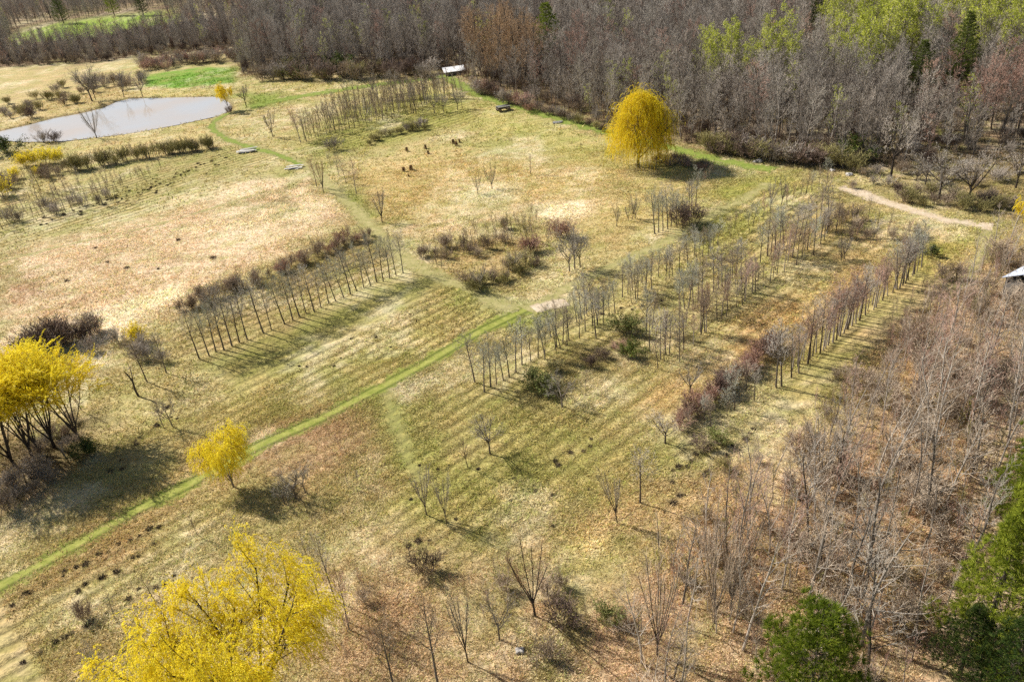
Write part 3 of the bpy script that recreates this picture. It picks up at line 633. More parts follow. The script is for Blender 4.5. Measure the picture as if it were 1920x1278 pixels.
# ---- dark stem clumps in lines, standing in for shaded dug holes
random.seed(77)
def clump(seed):
    random.seed(seed); mb = MB(); st = MB()
    for i in range(150):
        a = rnd(0, 6.28); q = abs(random.gauss(0, .16)); b = Vector((cos(a)*q, sin(a)*q, 0)); d = Vector((cos(a)*.6, sin(a)*.6, rnd(.35, 1)))+rvec()*.4
        s_ = rvec()*.03; mb.tri(b-s_, b+s_, b+d.normalized()*rnd(.15, .38))
    for i in range(12):
        a = i*pi/6; st.v.append(Vector((cos(a)*rnd(.2, .34), sin(a)*rnd(.2, .34), .0)))
    st.v.append(Vector((0, 0, .09)))
    for i in range(12): st.f.append((i, (i+1) % 12, 12))
    return joined('hole_stand_in', [(st, M['weed']), (mb, M['weed'])])
CL = [clump(900+i) for i in range(4)]
def clumps(a, b, n, where, jx=3, jy=2, s=(.7, 1.2)):
    for i, (x, y) in enumerate(sorted([(x+rnd(-jx, jx), y+rnd(-jy, jy)) for x, y in persp(a, b, n, .3)])):
        p = G(x, y); o = link('hole_stand_in', random.choice(CL)); k = rnd(*s)
        o.location = p+Vector((0, 0, .01)); k *= rnd(.5, 1.0); o.scale = (k, k, k); o.rotation_euler = (0, 0, rnd(0, 6.28))
        tag(o, f'{ordinal(i+1)} dark stand-in clump from the left {where}', 'weed clump', f'stand-in clumps {where}')
clumps((20,1130), (300,985), 15, 'in the dug row below the mown track')
clumps((50,1240), (330,1075), 14, 'in the dug row left of the largest willow', 8, 8)
clumps((150,1105), (290,1030), 7, 'beside the dug row, bottom left', 8, 8)
clumps((1035,875), (1120,818), 6, 'left of the red hedge', 6, 6)
clumps((1240,955), (1420,800), 14, 'along the orange grass right of the grassy patch', 3, 3)
clumps((770,1025), (805,1005), 4, 'near the paired vase trees', 4, 4)
clumps((1250,895), (1310,850), 6, 'in the shade left of the grassy patch', 8, 8)
clumps((200,900), (330,760), 10, 'in the grass right of the left willows', 30, 20)
clumps((180,380), (420,300), 40, 'in the mottled dug rows before the pond', 10, 12, (.7, 1.3))
clumps((70,420), (320,350), 30, 'in the far-left nursery rows', 10, 10, (.7, 1.3))
clumps((560,700), (800,600), 10, 'in the grass left of the mown track', 30, 20, (.5, .9))
clumps((90,500), (420,470), 7, 'in the pale straw field', 30, 40, (.8, 1.4))
clumps((760,900), (1080,960), 14, 'in the grass right of the mown track', 40, 50, (.5, .9))
clumps((1100,590), (1230,560), 6, 'between the long rows', 20, 10, (.7, 1.2))
# ------------------------------------------------------------------ zones of the land (real colour of the ground)
def poly_dist(P, X, Y):
    n = len(P); d = np.full(X.shape, 1e9); inside = np.zeros(X.shape, bool)
    for i in range(n):
        x1, y1 = P[i][0], P[i][1]; x2, y2 = P[(i+1) % n][0], P[(i+1) % n][1]
        ex, ey = x2-x1, y2-y1; L = ex*ex+ey*ey+1e-9
        t = np.clip(((X-x1)*ex+(Y-y1)*ey)/L, 0, 1)
        d = np.minimum(d, np.hypot(X-x1-t*ex, Y-y1-t*ey))
        c = ((y1 > Y) != (y2 > Y)) & (X < (x2-x1)*(Y-y1)/(y2-y1+1e-12)+x1)
        inside ^= c
    return np.where(inside, -d, d)
def line_dist(P, X, Y):
    d = np.full(X.shape, 1e9)
    for i in range(len(P)-1):
        x1, y1 = P[i][0], P[i][1]; ex, ey = P[i+1][0]-x1, P[i+1][1]-y1
        t = np.clip(((X-x1)*ex+(Y-y1)*ey)/(ex*ex+ey*ey+1e-9), 0, 1)
        d = np.minimum(d, np.hypot(X-x1-t*ex, Y-y1-t*ey))
    return d
_tabs = [RNG.random((64, 64)) for _ in range(4)]
def vnoise(X, Y, s, k=0):
    x = np.asarray(X)/s+1000; y = np.asarray(Y)/s+1000; xi = np.floor(x).astype(int); yi = np.floor(y).astype(int); fx = x-xi; fy = y-yi
    fx = fx*fx*(3-2*fx); fy = fy*fy*(3-2*fy); T = _tabs[k]
    a = T[xi % 64, yi % 64]; b = T[(xi+1) % 64, yi % 64]; c = T[xi % 64, (yi+1) % 64]; d = T[(xi+1) % 64, (yi+1) % 64]
    return (a*(1-fx)+b*fx)*(1-fy)+(c*(1-fx)+d*fx)*fy
W = lambda pts: [tuple(G(*q)[:2]) for q in pts]
BASE = S(180,166,116)
OLIVE = S(144,144,76); STRAW = S(214,192,160); PALE = S(236,222,194); GREEN = S(116,136,46); BRIGHT = S(108,150,44); RUSSET = S(182,150,120); ORANGE = S(192,162,112)
FLOOR = S(128,108,86); PINK = S(190,152,116); BROWN = S(120,92,68); DULL = S(160,150,96)
ZONES = [   # polygon, colour, feather (m), strength
 ([(0,560),(0,470),(330,395),(480,330),(560,345),(650,400),(600,440),(420,520),(330,590),(150,640),(0,690)], STRAW, 3, .95),
 ([(0,650),(110,600),(300,545),(330,560),(180,640),(60,680)], PALE, 2.5, .7),
 ([(380,420),(560,360),(610,380),(480,450)], PALE, 3, .45),
 ([(0,520),(100,515),(110,545),(0,580)], RUSSET, 2, .6),
 ([(0,400),(330,290),(480,265),(470,320),(330,370),(0,480)], DULL, 4, .75),
 ([(0,330),(0,300),(150,280),(420,235),(390,275),(140,315)], S(196,176,126), 4, .7),
 ([(0,250),(0,130),(200,120),(280,145),(260,180),(150,210)], S(184,164,116), 5, .9),
 ([(265,163),(275,140),(365,127),(446,126),(442,156),(408,161),(330,166)], BRIGHT, 1.2, .95),
 ([(270,170),(410,165),(420,182),(280,184)], S(196,180,124), 2, .8),
 ([(440,180),(540,150),(640,150),(680,165),(560,195),(470,190)], S(188,172,118), 4, .8),
 ([(455,178),(520,172),(560,190),(480,200)], GREEN, 3, .8),
 ([(20,84),(40,56),(300,20),(335,38),(200,70)], S(134,160,48), 4, .95),
 ([(560,280),(640,210),(800,170),(900,190),(900,225),(780,260),(620,290)], S(150,146,76), 4, .8),
 ([(640,320),(800,280),(1000,300),(1140,330),(1100,400),(800,440),(720,400)], S(200,176,124), 5, .7),
 ([(760,420),(850,400),(1000,370),(1130,380),(1080,420),(820,450)], STRAW, 3, .7),
 ([(780,390),(860,370),(950,350),(960,400),(850,420)], S(200,190,150), 3, .5),
 ([(900,195),(1120,245),(1150,300),(1000,290),(880,240)], S(178,170,104), 5, .7),
 ([(790,490),(830,450),(960,420),(1010,450),(960,500),(860,520)], S(178,150,106), 3, .5),
 ([(1060,410),(1240,340),(1310,330),(1280,380),(1180,450),(1080,440)], S(192,172,116), 5, .6),
 ([(390,690),(540,615),(760,520),(830,530),(640,640),(460,720)], S(122,118,52), 2, .8),
 ([(350,655),(360,600),(560,490),(700,440),(760,490),(560,590)], S(160,138,92), 3, .6),
 ([(480,700),(700,600),(880,560),(920,590),(700,740),(480,820),(330,800)], S(176,160,102), 4, .7),
 ([(460,830),(620,780),(730,790),(720,850),(620,900),(560,900),(470,870)], RUSSET, 2.5, .75),
 ([(1190,770),(1330,640),(1480,560),(1600,510),(1650,520),(1500,620),(1380,710),(1260,790)], ORANGE, 2.2, .85),
 ([(1440,780),(1560,650),(1700,530),(1760,500),(1760,540),(1640,640),(1500,760)], S(140,138,58), 2.5, .8),
 ([(1330,380),(1440,330),(1500,345),(1400,420),(1320,460)], S(150,150,64), 3, .7),
 ([(1560,380),(1760,420),(1740,500),(1560,520),(1440,480)], S(176,146,98), 4, .5),
 ([(1690,470),(1800,430),(1830,470),(1790,540),(1700,540)], S(160,150,74), 3, .7),
 ([(1240,830),(1330,770),(1420,740),(1430,800),(1380,860),(1300,900)], S(128,124,44), 3, .8),
 ([(930,740),(1020,690),(1180,640),(1180,690),(1060,760)], S(132,118,60), 3, .6),
 ([(740,800),(900,760),(1160,800),(1180,960),(900,1000),(760,920)], S(174,160,100), 5, .6),
 ([(560,1060),(760,1030),(940,1040),(1140,1060),(1300,1180),(1300,1400),(560,1400)], S(190,162,130), 4, .8),
 ([(1010,1010),(1120,990),(1180,1040),(1080,1080)], S(216,190,130), 3, .6),
 ([(1140,1090),(1290,940),(1450,840),(1560,740),(1700,590),(1800,520),(2050,420),(2050,1500),(1100,1500)], S(198,170,138), 5, .9),
 ([(1290,940),(1400,850),(1520,800),(1640,700),(1640,760),(1500,900),(1330,1000)], S(198,168,124), 4, .6),
 ([(1470,760),(1600,700),(1640,720),(1560,800)], S(146,146,60), 4, .6),
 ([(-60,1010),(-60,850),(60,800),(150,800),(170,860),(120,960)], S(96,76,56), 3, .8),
 ([(0,1120),(0,1060),(120,1010),(330,930),(360,880),(330,990),(100,1120)], S(190,160,118), 3, .5),
 ([(0,1260),(330,1060),(420,1050),(300,1180),(60,1330)], S(182,154,112), 4, .5),
 ([(880,545),(1000,560),(1060,575),(980,620),(930,600)], GREEN, 2, .75),
 ([(720,760),(745,750),(780,850),(760,870),(735,830)], S(150,154,82), 2, .7),
 ([(742,728),(825,688),(838,702),(765,748)], S(226,216,190), .9, .85), ([(1000,385),(1080,378),(1095,400),(1020,412)], PALE, 1.5, .8), ([(240,560),(330,532),(335,555),(250,585)], PALE, 1.5, .8), ([(150,668),(205,662),(208,690),(160,698)], PALE, 1.0, .85), ([(820,360),(900,340),(980,345),(960,372),(850,385)], S(206,200,166), 2, .6), ([(480,815),(505,808),(512,828),(485,842)], PALE, .8, .7), ([(1060,1010),(1130,1000),(1160,1050),(1090,1075)], S(226,208,160), 1.5, .6),
 ([(640,330),(700,400),(690,420),(625,350)], S(140,146,72), 1.5, .7), ([(720,880),(900,960),(1000,1000),(960,1020),(800,960)], S(164,160,84), 2.5, .5),
 # woods
 ([(1640,350),(1700,330),(1960,300),(1960,420),(1850,395),(1720,380)], S(140,124,84), 4, .8),
 ([(-300,130),(0,128),(200,118),(260,110),(440,98),(450,145),(640,140),(830,140),(870,160),(1000,200),(1130,238),(1260,270),(1430,300),(1600,322),(1680,330),(1960,300),(2100,120),(1960,-70),(1200,-75),(500,-60),(0,-48),(-500,-40)], FLOOR, 5, .9),
 ([(20,84),(40,56),(300,20),(335,38),(200,70)], S(134,160,48), 4, .95),
]
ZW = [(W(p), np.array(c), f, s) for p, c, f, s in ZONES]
POND = [(-140,262),(-60,250),(0,246),(60,232),(100,222),(150,213),(190,203),(215,192),(240,186),(290,184.5),(350,183),(400,182),(416,187),(426,198),(424,207),(400,217),(330,232),(240,248),(170,257),(120,262),(60,263),(20,262),(0,264),(-60,285),(-160,300)]
POND_W = W(POND)
FURROW_W = [W(p) for p in ([(330,800),(400,690),(560,620),(860,520),(1000,590),(760,740),(480,840)], [(480,880),(760,740),(1010,600),(1340,400),(1460,340),(1580,370),(1760,440),(1790,520),(1640,650),(1480,830),(1300,930),(1100,1040),(760,1080),(560,1010)], [(-20,1130),(340,920),(480,980),(380,1080),(250,1200),(-20,1330)], [(-20,420),(0,380),(220,325),(420,280),(520,300),(420,360),(0,480)], [(560,290),(640,200),(860,180),(910,230),(760,260)], [(320,640),(340,590),(680,440),(770,500),(560,600),(380,690)])]
SHORT_W = [W(p) for p in ([(380,690),(540,612),(760,512),(840,530),(640,645),(460,730)], [(1440,780),(1500,700),(1700,525),(1760,500),(1770,545),(1640,640),(1500,770)])]
RA = radians(40); PER = 1.55
def furrow(X, Y):
    m = np.zeros(X.shape)
    for P in FURROW_W: m = np.maximum(m, np.clip(.5-poly_dist(P, X, Y)/5., 0, 1))
    return m
def stripe(X, Y):
    q = -X*sin(RA)+Y*cos(RA); q = q+(vnoise(X, Y, 14, 1)-.5)*.8+(vnoise(X, Y, 3, 3)-.5)*.25
    w = .5+.5*np.sin(q*2*pi/PER)
    return np.clip((w-.35)*1.6, 0, 1)*furrow(X, Y)*np.clip(vnoise(X+90, Y, 12, 2)*1.7-.15, .15, 1)
def zone_colour(X, Y):
    c = np.empty(X.shape+(3,)); c[:] = BASE
    n1 = vnoise(X, Y, 7, 0); n2 = vnoise(X, Y, 2.2, 1); n3 = vnoise(X, Y, 18, 2)
    wob = (n1-.5)*6+(n2-.5)*2.5
    for P, k, f, s in ZW:
        xs = [q[0] for q in P]; ys = [q[1] for q in P]; mrg = f+6
        idx = np.nonzero((X > min(xs)-mrg) & (X < max(xs)+mrg) & (Y > min(ys)-mrg) & (Y < max(ys)+mrg))
        if len(idx[0]) == 0: continue
        x, y = X[idx], Y[idx]
        d = poly_dist(P, x, y)+wob[idx]*min(1, f/3)
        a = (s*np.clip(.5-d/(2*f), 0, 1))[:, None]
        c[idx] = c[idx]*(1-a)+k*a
    # patchwork of greener and strawier growth
    g = np.clip((n3*.5+n2*.5-.55)*3.2, 0, 1)[..., None]*.55; c = c*(1-g)+np.array(OLIVE)*g
    g = np.clip((n1*.6+vnoise(X, Y, 1.1, 3)*.4-.56)*4, 0, 1)[..., None]*.38; c = c*(1-g)+np.array(PALE)*g
    g = np.clip((vnoise(X+40, Y-9, 3.4, 2)-.66)*4, 0, 1)[..., None]*.22; c = c*(1-g)+np.array(RUSSET)*g
    d = poly_dist(POND_W, X, Y); a = (np.clip(1-d/2.2, 0, 1)*.85)[..., None]; c = c*(1-a)+np.array(S(116,96,72))*a
    return c

# ------------------------------------------------------------------ ground
def axis(lo, hi, step, far_lo, far_hi):
    a = list(np.arange(lo, hi+.01, step)); d = step; x = hi
    while x < far_hi: d *= 1.35; x += d; a.append(x)
    d = step; x = lo; b = []
    while x > far_lo: d *= 1.35; x -= d; b.append(x)
    return np.array(b[::-1]+a)
xs = axis(-190, 150, .8, -4000, 4000); ys = axis(20, 330, .8, -1500, 6000)
X, Y = np.meshgrid(xs, ys); Z = gz(X, Y)
pd = poly_dist(POND_W, X, Y); Z = Z-np.clip(1.2-pd/1.6, 0, 1.2)*.55
nv = X.size
def fast_mesh(name, co_, faces, mat, cols=None, smooth=False):
    me = bpy.data.meshes.new(name); me.vertices.add(len(co_)); me.vertices.foreach_set('co', co_.astype(np.float32).ravel())
    k = faces.shape[1]; n = len(faces); me.loops.add(n*k); me.loops.foreach_set('vertex_index', faces.astype(np.int32).ravel())
    me.polygons.add(n); me.polygons.foreach_set('loop_start', np.arange(0, n*k, k, dtype=np.int32)); me.polygons.foreach_set('loop_total', np.full(n, k, dtype=np.int32))
    if smooth: me.polygons.foreach_set('use_smooth', np.ones(n, dtype=bool))
    me.update(calc_edges=True)
    if cols is not None:
        at = me.color_attributes.new('tint', 'FLOAT_COLOR', 'POINT'); at.data.foreach_set('color', np.concatenate([cols, np.ones((len(cols), 1))], 1).astype(np.float32).ravel())
    me.materials.append(mat); return me
ii = np.arange(nv).reshape(X.shape)
faces = np.stack([ii[:-1, :-1], ii[:-1, 1:], ii[1:, 1:], ii[1:, :-1]], -1).reshape(-1, 4)
def ground_mat():
    m, nt, b = newmat('field_ground'); L = nt.links.new
    at = nd(nt, 'ShaderNodeAttribute', _attribute_name='tint')
    tc = nd(nt, 'ShaderNodeTexCoord')
    mp = nd(nt, 'ShaderNodeMapping'); mp.inputs['Rotation'].default_value = (0, 0, -radians(41)); mp.inputs['Scale'].default_value = (.22, 1.0, 1)
    L(tc.outputs['Object'], mp.inputs['Vector'])
    streak = nd(nt, 'ShaderNodeTexNoise', Scale=.75, Detail=4., Roughness=.6); L(mp.outputs[0], streak.inputs['Vector'])
    fine = nd(nt, 'ShaderNodeTexNoise', Scale=2.6, Detail=7., Roughness=.72); L(tc.outputs['Object'], fine.inputs['Vector'])
    blot = nd(nt, 'ShaderNodeTexNoise', Scale=.28, Detail=5., Roughness=.6); L(tc.outputs['Object'], blot.inputs['Vector'])
    r1 = ramp(nt, [(.30, (.42, .39, .32)), (.5, (1, 1, 1)), (.70, (1.45, 1.40, 1.32))]); L(fine.outputs['Fac'], r1.inputs[0])
    r2 = ramp(nt, [(.33, (.80, .84, .70)), (.5, (1, 1, 1)), (.68, (1.14, 1.10, 1.10))]); L(streak.outputs['Fac'], r2.inputs[0])
    r3 = ramp(nt, [(.36, (.86, .92, .74)), (.5, (1, 1, 1)), (.66, (1.10, 1.02, 1.0))]); L(blot.outputs['Fac'], r3.inputs[0])
    c = at.outputs['Color']
    for r in (r1, r2, r3):
        mx = nd(nt, 'ShaderNodeMix', _data_type='RGBA', _blend_type='MULTIPLY'); mx.inputs[0].default_value = 1
        L(c, mx.inputs[6]); L(r.outputs[0], mx.inputs[7]); c = mx.outputs[2]
    fa = nd(nt, 'ShaderNodeAttribute', _attribute_name='furrow')
    rot = nd(nt, 'ShaderNodeMapping'); rot.inputs['Rotation'].default_value = (0, 0, -RA); L(tc.outputs['Object'], rot.inputs['Vector'])
    sep = nd(nt, 'ShaderNodeSeparateXYZ'); L(rot.outputs[0], sep.inputs[0])
    def mth(op, a, b_=0):
        k = nd(nt, 'ShaderNodeMath', _operation=op)
        for i, q in enumerate((a, b_)):
            if isinstance(q, (int, float)): k.inputs[i].default_value = q
            else: L(q, k.inputs[i])
        return k.outputs[0]
    ph = mth('ADD', mth('MULTIPLY', sep.outputs[1], 2*pi/PER), mth('ADD', mth('MULTIPLY', blot.outputs['Fac'], 5.0), mth('MULTIPLY', fine.outputs['Fac'], 2.6)))
    sn = mth('MULTIPLY_ADD', mth('SINE', ph), .5); nt.nodes[-1].inputs[2].default_value = .5
    dk = mth('MULTIPLY', mth('MULTIPLY', mth('POWER', sn, 2.2), fa.outputs['Fac']), mth('MULTIPLY', mth('SUBTRACT', mth('MULTIPLY', streak.outputs['Fac'], blot.outputs['Fac']), .06), 2.3))
    mx = nd(nt, 'ShaderNodeMix', _data_type='RGBA'); L(dk, mx.inputs[0]); L(c, mx.inputs[6]); mx.inputs[7].default_value = (*S(104,98,44), 1); c = mx.outputs[2]
    L(c, b.inputs['Base Color']); b.inputs['Roughness'].default_value = .95
    bp = nd(nt, 'ShaderNodeBump', Strength=.9, Distance=.22); L(fine.outputs['Fac'], bp.inputs['Height'])
    bp2 = nd(nt, 'ShaderNodeBump', Strength=.6, Distance=.3); L(streak.outputs['Fac'], bp2.inputs['Height']); L(bp.outputs[0], bp2.inputs['Normal'])
    bp3 = nd(nt, 'ShaderNodeBump', Strength=.8, Distance=.25, _invert=True); L(dk, bp3.inputs['Height']); L(bp2.outputs[0], bp3.inputs['Normal'])
    L(bp3.outputs[0], b.inputs['Normal'])
    return m
GM = ground_mat()
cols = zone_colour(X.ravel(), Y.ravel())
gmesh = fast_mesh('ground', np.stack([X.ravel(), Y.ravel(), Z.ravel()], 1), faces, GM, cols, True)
at = gmesh.attributes.new('furrow', 'FLOAT', 'POINT'); at.data.foreach_set('value', (furrow(X.ravel(), Y.ravel())*np.clip(vnoise(X.ravel()+90, Y.ravel(), 12, 2)*1.6, .35, 1)).astype(np.float32))
ground = link('ground', gmesh)
tag(ground, 'rough spring nursery field of straw and olive grass', 'ground', kind='structure')

# pond
mw, nt, b = newmat('murky_water'); L = nt.links.new
b.inputs['Base Color'].default_value = (*S(150,138,130), 1); b.inputs['Roughness'].default_value = .03; b.inputs['IOR'].default_value = 1.33; b.inputs['Specular IOR Level'].default_value = .5
tc = nd(nt, 'ShaderNodeTexCoord'); n = nd(nt, 'ShaderNodeTexNoise', Scale=.06, Detail=3.); L(tc.outputs['Object'], n.inputs['Vector'])
r = ramp(nt, [(.35, S(182,168,154)), (.65, S(176,174,172))]); L(n.outputs['Fac'], r.inputs[0]); L(r.outputs[0], b.inputs['Base Color'])
n2 = nd(nt, 'ShaderNodeTexNoise', Scale=1.6, Detail=3.); L(tc.outputs['Object'], n2.inputs['Vector'])
bp = nd(nt, 'ShaderNodeBump', Strength=.12, Distance=.06); L(n2.outputs['Fac'], bp.inputs['Height']); L(bp.outputs[0], b.inputs['Normal'])
cx = sum(p[0] for p in POND_W)/len(POND_W); cy = sum(p[1] for p in POND_W)/len(POND_W)
me = bpy.data.meshes.new('pond'); me.from_pydata([(cx+(x-cx)*1.03+rnd(-.3, .3), cy+(y-cy)*1.05+rnd(-.3, .3), -.16) for x, y in POND_W], [], [tuple(range(len(POND_W)))]); me.materials.append(mw)
tag(link('pond', me), 'murky grey pond with sloping grassy banks', 'pond', kind='structure')

# tracks: ragged-edged ribbons lying on the ground
def track_mat(name, c1, c2, ruts, amax=.92):
    m, nt, b = newmat(name); L = nt.links.new
    uv = nd(nt, 'ShaderNodeUVMap', _uv_map='across'); sp = nd(nt, 'ShaderNodeSeparateXYZ'); L(uv.outputs[0], sp.inputs[0])
    tc = nd(nt, 'ShaderNodeTexCoord')
    n = nd(nt, 'ShaderNodeTexNoise', Scale=1.1, Detail=6., Roughness=.7); L(tc.outputs['Object'], n.inputs['Vector'])
    nb = nd(nt, 'ShaderNodeTexNoise', Scale=.3, Detail=4.); L(tc.outputs['Object'], nb.inputs['Vector'])
    r = ramp(nt, [(.3, c1), (.7, c2)]); L(n.outputs['Fac'], r.inputs[0])
    c = r.outputs[0]
    def M_(op, a, b_):
        k = nd(nt, 'ShaderNodeMath', _operation=op)
        for i, q in enumerate((a, b_)):
            if isinstance(q, (int, float)): k.inputs[i].default_value = q
            else: L(q, k.inputs[i])
        return k.outputs[0]
    ax = M_('ABSOLUTE', M_('SUBTRACT', sp.outputs[0], .5), 0)     # 0 middle .. .5 edge
    if ruts:
        rut = M_('SUBTRACT', 1, M_('MULTIPLY', M_('ABSOLUTE', M_('SUBTRACT', ax, .19), 0), 9))
        rut = M_('MAXIMUM', M_('MULTIPLY', rut, M_('ADD', n.outputs['Fac'], .35)), 0)
        mx = nd(nt, 'ShaderNodeMix', _data_type='RGBA'); L(rut, mx.inputs[0]); L(c, mx.inputs[6]); mx.inputs[7].default_value = (*ruts, 1); c = mx.outputs[2]
    L(c, b.inputs['Base Color']); b.inputs['Roughness'].default_value = .95
    e = M_('ADD', ax, M_('MULTIPLY', M_('SUBTRACT', n.outputs['Fac'], .5), 1.0))
    e = M_('ADD', e, M_('MULTIPLY', M_('SUBTRACT', nb.outputs['Fac'], .5), 1.1))
    al = nd(nt, 'ShaderNodeMapRange'); al.inputs[1].default_value = .20; al.inputs[2].default_value = .40; al.inputs[3].default_value = amax; al.inputs[4].default_value = 0; L(e, al.inputs[0])
    L(al.outputs[0], b.inputs['Alpha'])
    bp = nd(nt, 'ShaderNodeBump', Strength=.7, Distance=.15); L(n.outputs['Fac'], bp.inputs['Height']); L(bp.outputs[0], b.inputs['Normal'])
    return m
TRK = []
def track(name, pts, width, mat, label, lift=.035):
    P = [G(*q) for q in pts]; C = []
    for i in range(len(P)-1):       # Catmull-Rom
        p0, p1, p2, p3 = P[max(i-1, 0)], P[i], P[i+1], P[min(i+2, len(P)-1)]
        k = max(3, int((p2-p1).length/.8))
        for j in range(k):
            t = j/k; C.append(.5*((2*p1)+(p2-p0)*t+(2*p0-5*p1+4*p2-p3)*t*t+(3*p1-p0-3*p2+p3)*t**3))
    C.append(P[-1]); v = []; f = []; u = []
    nx = 9
    for i, c in enumerate(C):
        d = (C[min(i+1, len(C)-1)]-C[max(i-1, 0)]); d.z = 0; d.normalize(); s_ = Vector((-d.y, d.x, 0))
        for k in range(nx):
            q = c+s_*((k/(nx-1)-.5)*width); v.append((q.x, q.y, float(gz(q.x, q.y))+lift)); u.append((k/(nx-1), i*.1))
    for i in range(len(C)-1):
        for k in range(nx-1): f.append((i*nx+k, i*nx+k+1, (i+1)*nx+k+1, (i+1)*nx+k))
    me = bpy.data.meshes.new(name); me.from_pydata(v, [], f); lay = me.uv_layers.new(name='across')
    for lp in me.loops: lay.data[lp.index].uv = u[lp.vertex_index]
    me.polygons.foreach_set('use_smooth', np.ones(len(f), dtype=bool)); me.materials.append(mat)
    TRK.append(([tuple(c[:2]) for c in C[::3]], width))
    return tag(link(name, me), label, 'track', kind='structure')
GT = track_mat('mown_green', S(122,134,48), S(180,176,98), S(78,92,30), .85); GB = track_mat('bright_mown_green', S(104,128,44), S(156,164,80), None, .8)
GR = track_mat('gravel', S(190,166,134), S(226,210,186), None, .85); GS = track_mat('worn_straw', S(144,142,80), S(196,182,130), None, .75); GF = track_mat('faint_green', S(146,150,84), S(182,174,112), None, .32)
track('mown_path', [(-60,1140),(0,1098),(120,1035),(240,968),(360,905),(480,838),(600,785),(690,738),(790,685),(900,624),(985,582)], 3.3, GT, 'long mown green track with two wheel ruts')
track('mown_path', [(985,582),(1060,545),(1140,505),(1230,462),(1320,415),(1400,372),(1440,345)], 3.2, GS, 'worn straw-coloured far part of the mown track', .03)
track('mown_path', [(985,580),(935,575),(885,545),(830,525),(780,498),(735,463),(700,430),(668,393),(628,355),(590,322),(540,298),(480,280),(430,262),(402,244),(404,228),(425,214),(470,205)], 3.8, GS, 'bending worn track from the junction towards the pond', .031)
track('mown_path', [(560,310),(520,291),(480,280),(430,262),(400,243),(403,227),(430,212)], 2.2, GB, 'green curve of the track by the pond', .05)
track('mown_path', [(470,200),(560,182),(640,168),(760,152),(838,142)], 6, GB, 'green mown strip past the top of the planted block', .03)
track('mown_path', [(838,142),(880,170),(930,190),(1010,212),(1100,237),(1180,258),(1270,280),(1350,302),(1450,322)], 5.2, GB, 'bright green mown strip along the forest edge', .034)
track('mown_path', [(725,728),(735,770),(752,815),(765,860),(790,900)], 3.0, GF, 'faint side track leaving the long mown track', .028)
track('gravel_track', [(1575,352),(1610,362),(1680,385),(1740,403),(1800,416),(1862,424)], 3.2, GR, 'pale gravel track on the right', .036)
track('mown_path', [(1850,424),(1846,455),(1835,490),(1812,520),(1790,545)], 2.4, GS, 'green track turning down from the gravel', .03)
track('mown_path', [(0,492),(120,462),(300,420),(420,385),(500,360)], 1.2, GS, 'thin straight wheel line across the straw field', .03)
track('gravel_patch', [(1002,583),(1030,574),(1062,566)], 2.6, GR, 'pale stony patch at the track junction', .042)

# ------------------------------------------------------------------ dead grass (stuff): many thousand bent blades
def inside_any(X, Y, polys): 
    m = np.zeros(X.shape, bool)
    for P in polys: m |= poly_dist(P, X, Y) < 0
    return m
FOREST_PX = [(-300,128),(0,126),(200,116),(260,106),(440,92),(455,142),(640,136),(830,132),(870,150),(1000,192),(1130,230),(1260,264),(1430,292),(1600,306),(1700,318),(1960,290),(2150,120),(1960,-70),(1200,-75),(500,-60),(0,-48),(-500,-40)]
FOREST_W = W(FOREST_PX)
MEADOW_W = W([(10,88),(30,54),(300,16),(340,40),(200,74)])
WOOD_PX = [(1150,1330),(1190,1150),(1290,1010),(1390,930),(1490,850),(1570,770),(1650,680),(1720,590),(1800,540),(1860,480),(2010,430),(2060,900),(2060,1420),(1150,1420)]
WOOD_W = W(WOOD_PX)
def view_filter(x, y, mx=40):
    q = np.stack([x, y, np.zeros_like(x)-H], 1); z = q @ np.array(fw); u = 960+F*(q @ np.array(R2))/z; v = 639-F*(q @ np.array(U2))/z
    return (z > 1) & (u > -mx) & (u < 1920+mx) & (v > -mx) & (v < 1278+mx)
def scatter(n, dmin, dmax):
    y = np.sqrt(RNG.uniform(dmin**2, dmax**2, n)); a = RNG.uniform(-.75, .65, n)
    return y*np.sin(a), y*np.cos(a)
def blades(name, px, py, cols, nb, ln, wd, flat, mat, label, cat):
    n = len(px); k = np.repeat(np.arange(n), nb); m = len(k)
    bx = px[k]+RNG.normal(0, 1, m)*ln[k]*.45; by = py[k]+RNG.normal(0, 1, m)*ln[k]*.45
    bz = gz(bx, by)-.02
    az = RNG.uniform(0, 2*pi, m); el = RNG.uniform(*flat, m); l = ln[k]*RNG.uniform(.6, 1.2, m); w = wd[k]*RNG.uniform(.7, 1.3, m)
    dx, dy, dz = np.cos(az)*np.cos(el), np.sin(az)*np.cos(el), np.sin(el)
    saz = RNG.uniform(0, 2*pi, m); sx, sy = np.cos(saz)*w, np.sin(saz)*w
    a = np.stack([bx-sx, by-sy, bz], 1); b = np.stack([bx+sx, by+sy, bz], 1); c = np.stack([bx+dx*l, by+dy*l, bz+dz*l], 1)
    V = np.stack([a, b, c], 1).reshape(-1, 3); Fc = np.arange(3*m).reshape(-1, 3)
    cc = cols[k]*RNG.uniform(.7, 1.5, (m, 1)); cc = np.repeat(cc, 3, 0)
    o = link(name, fast_mesh(name, V, Fc, mat, cc)); tag(o, label, cat, kind='stuff'); return o
mg, nt, b = newmat('dry_grass_blades'); at = nd(nt, 'ShaderNodeAttribute', _attribute_name='tint'); nt.links.new(at.outputs['Color'], b.inputs['Base Color'])
tr = nd(nt, 'ShaderNodeBsdfTranslucent'); nt.links.new(at.outputs['Color'], tr.inputs['Color']); mx = nd(nt, 'ShaderNodeMixShader', Fac=.3)
nt.links.new(b.outputs[0], mx.inputs[1]); nt.links.new(tr.outputs[0], mx.inputs[2]); nt.links.new(mx.outputs[0], nt.nodes['Material Output'].inputs['Surface'])
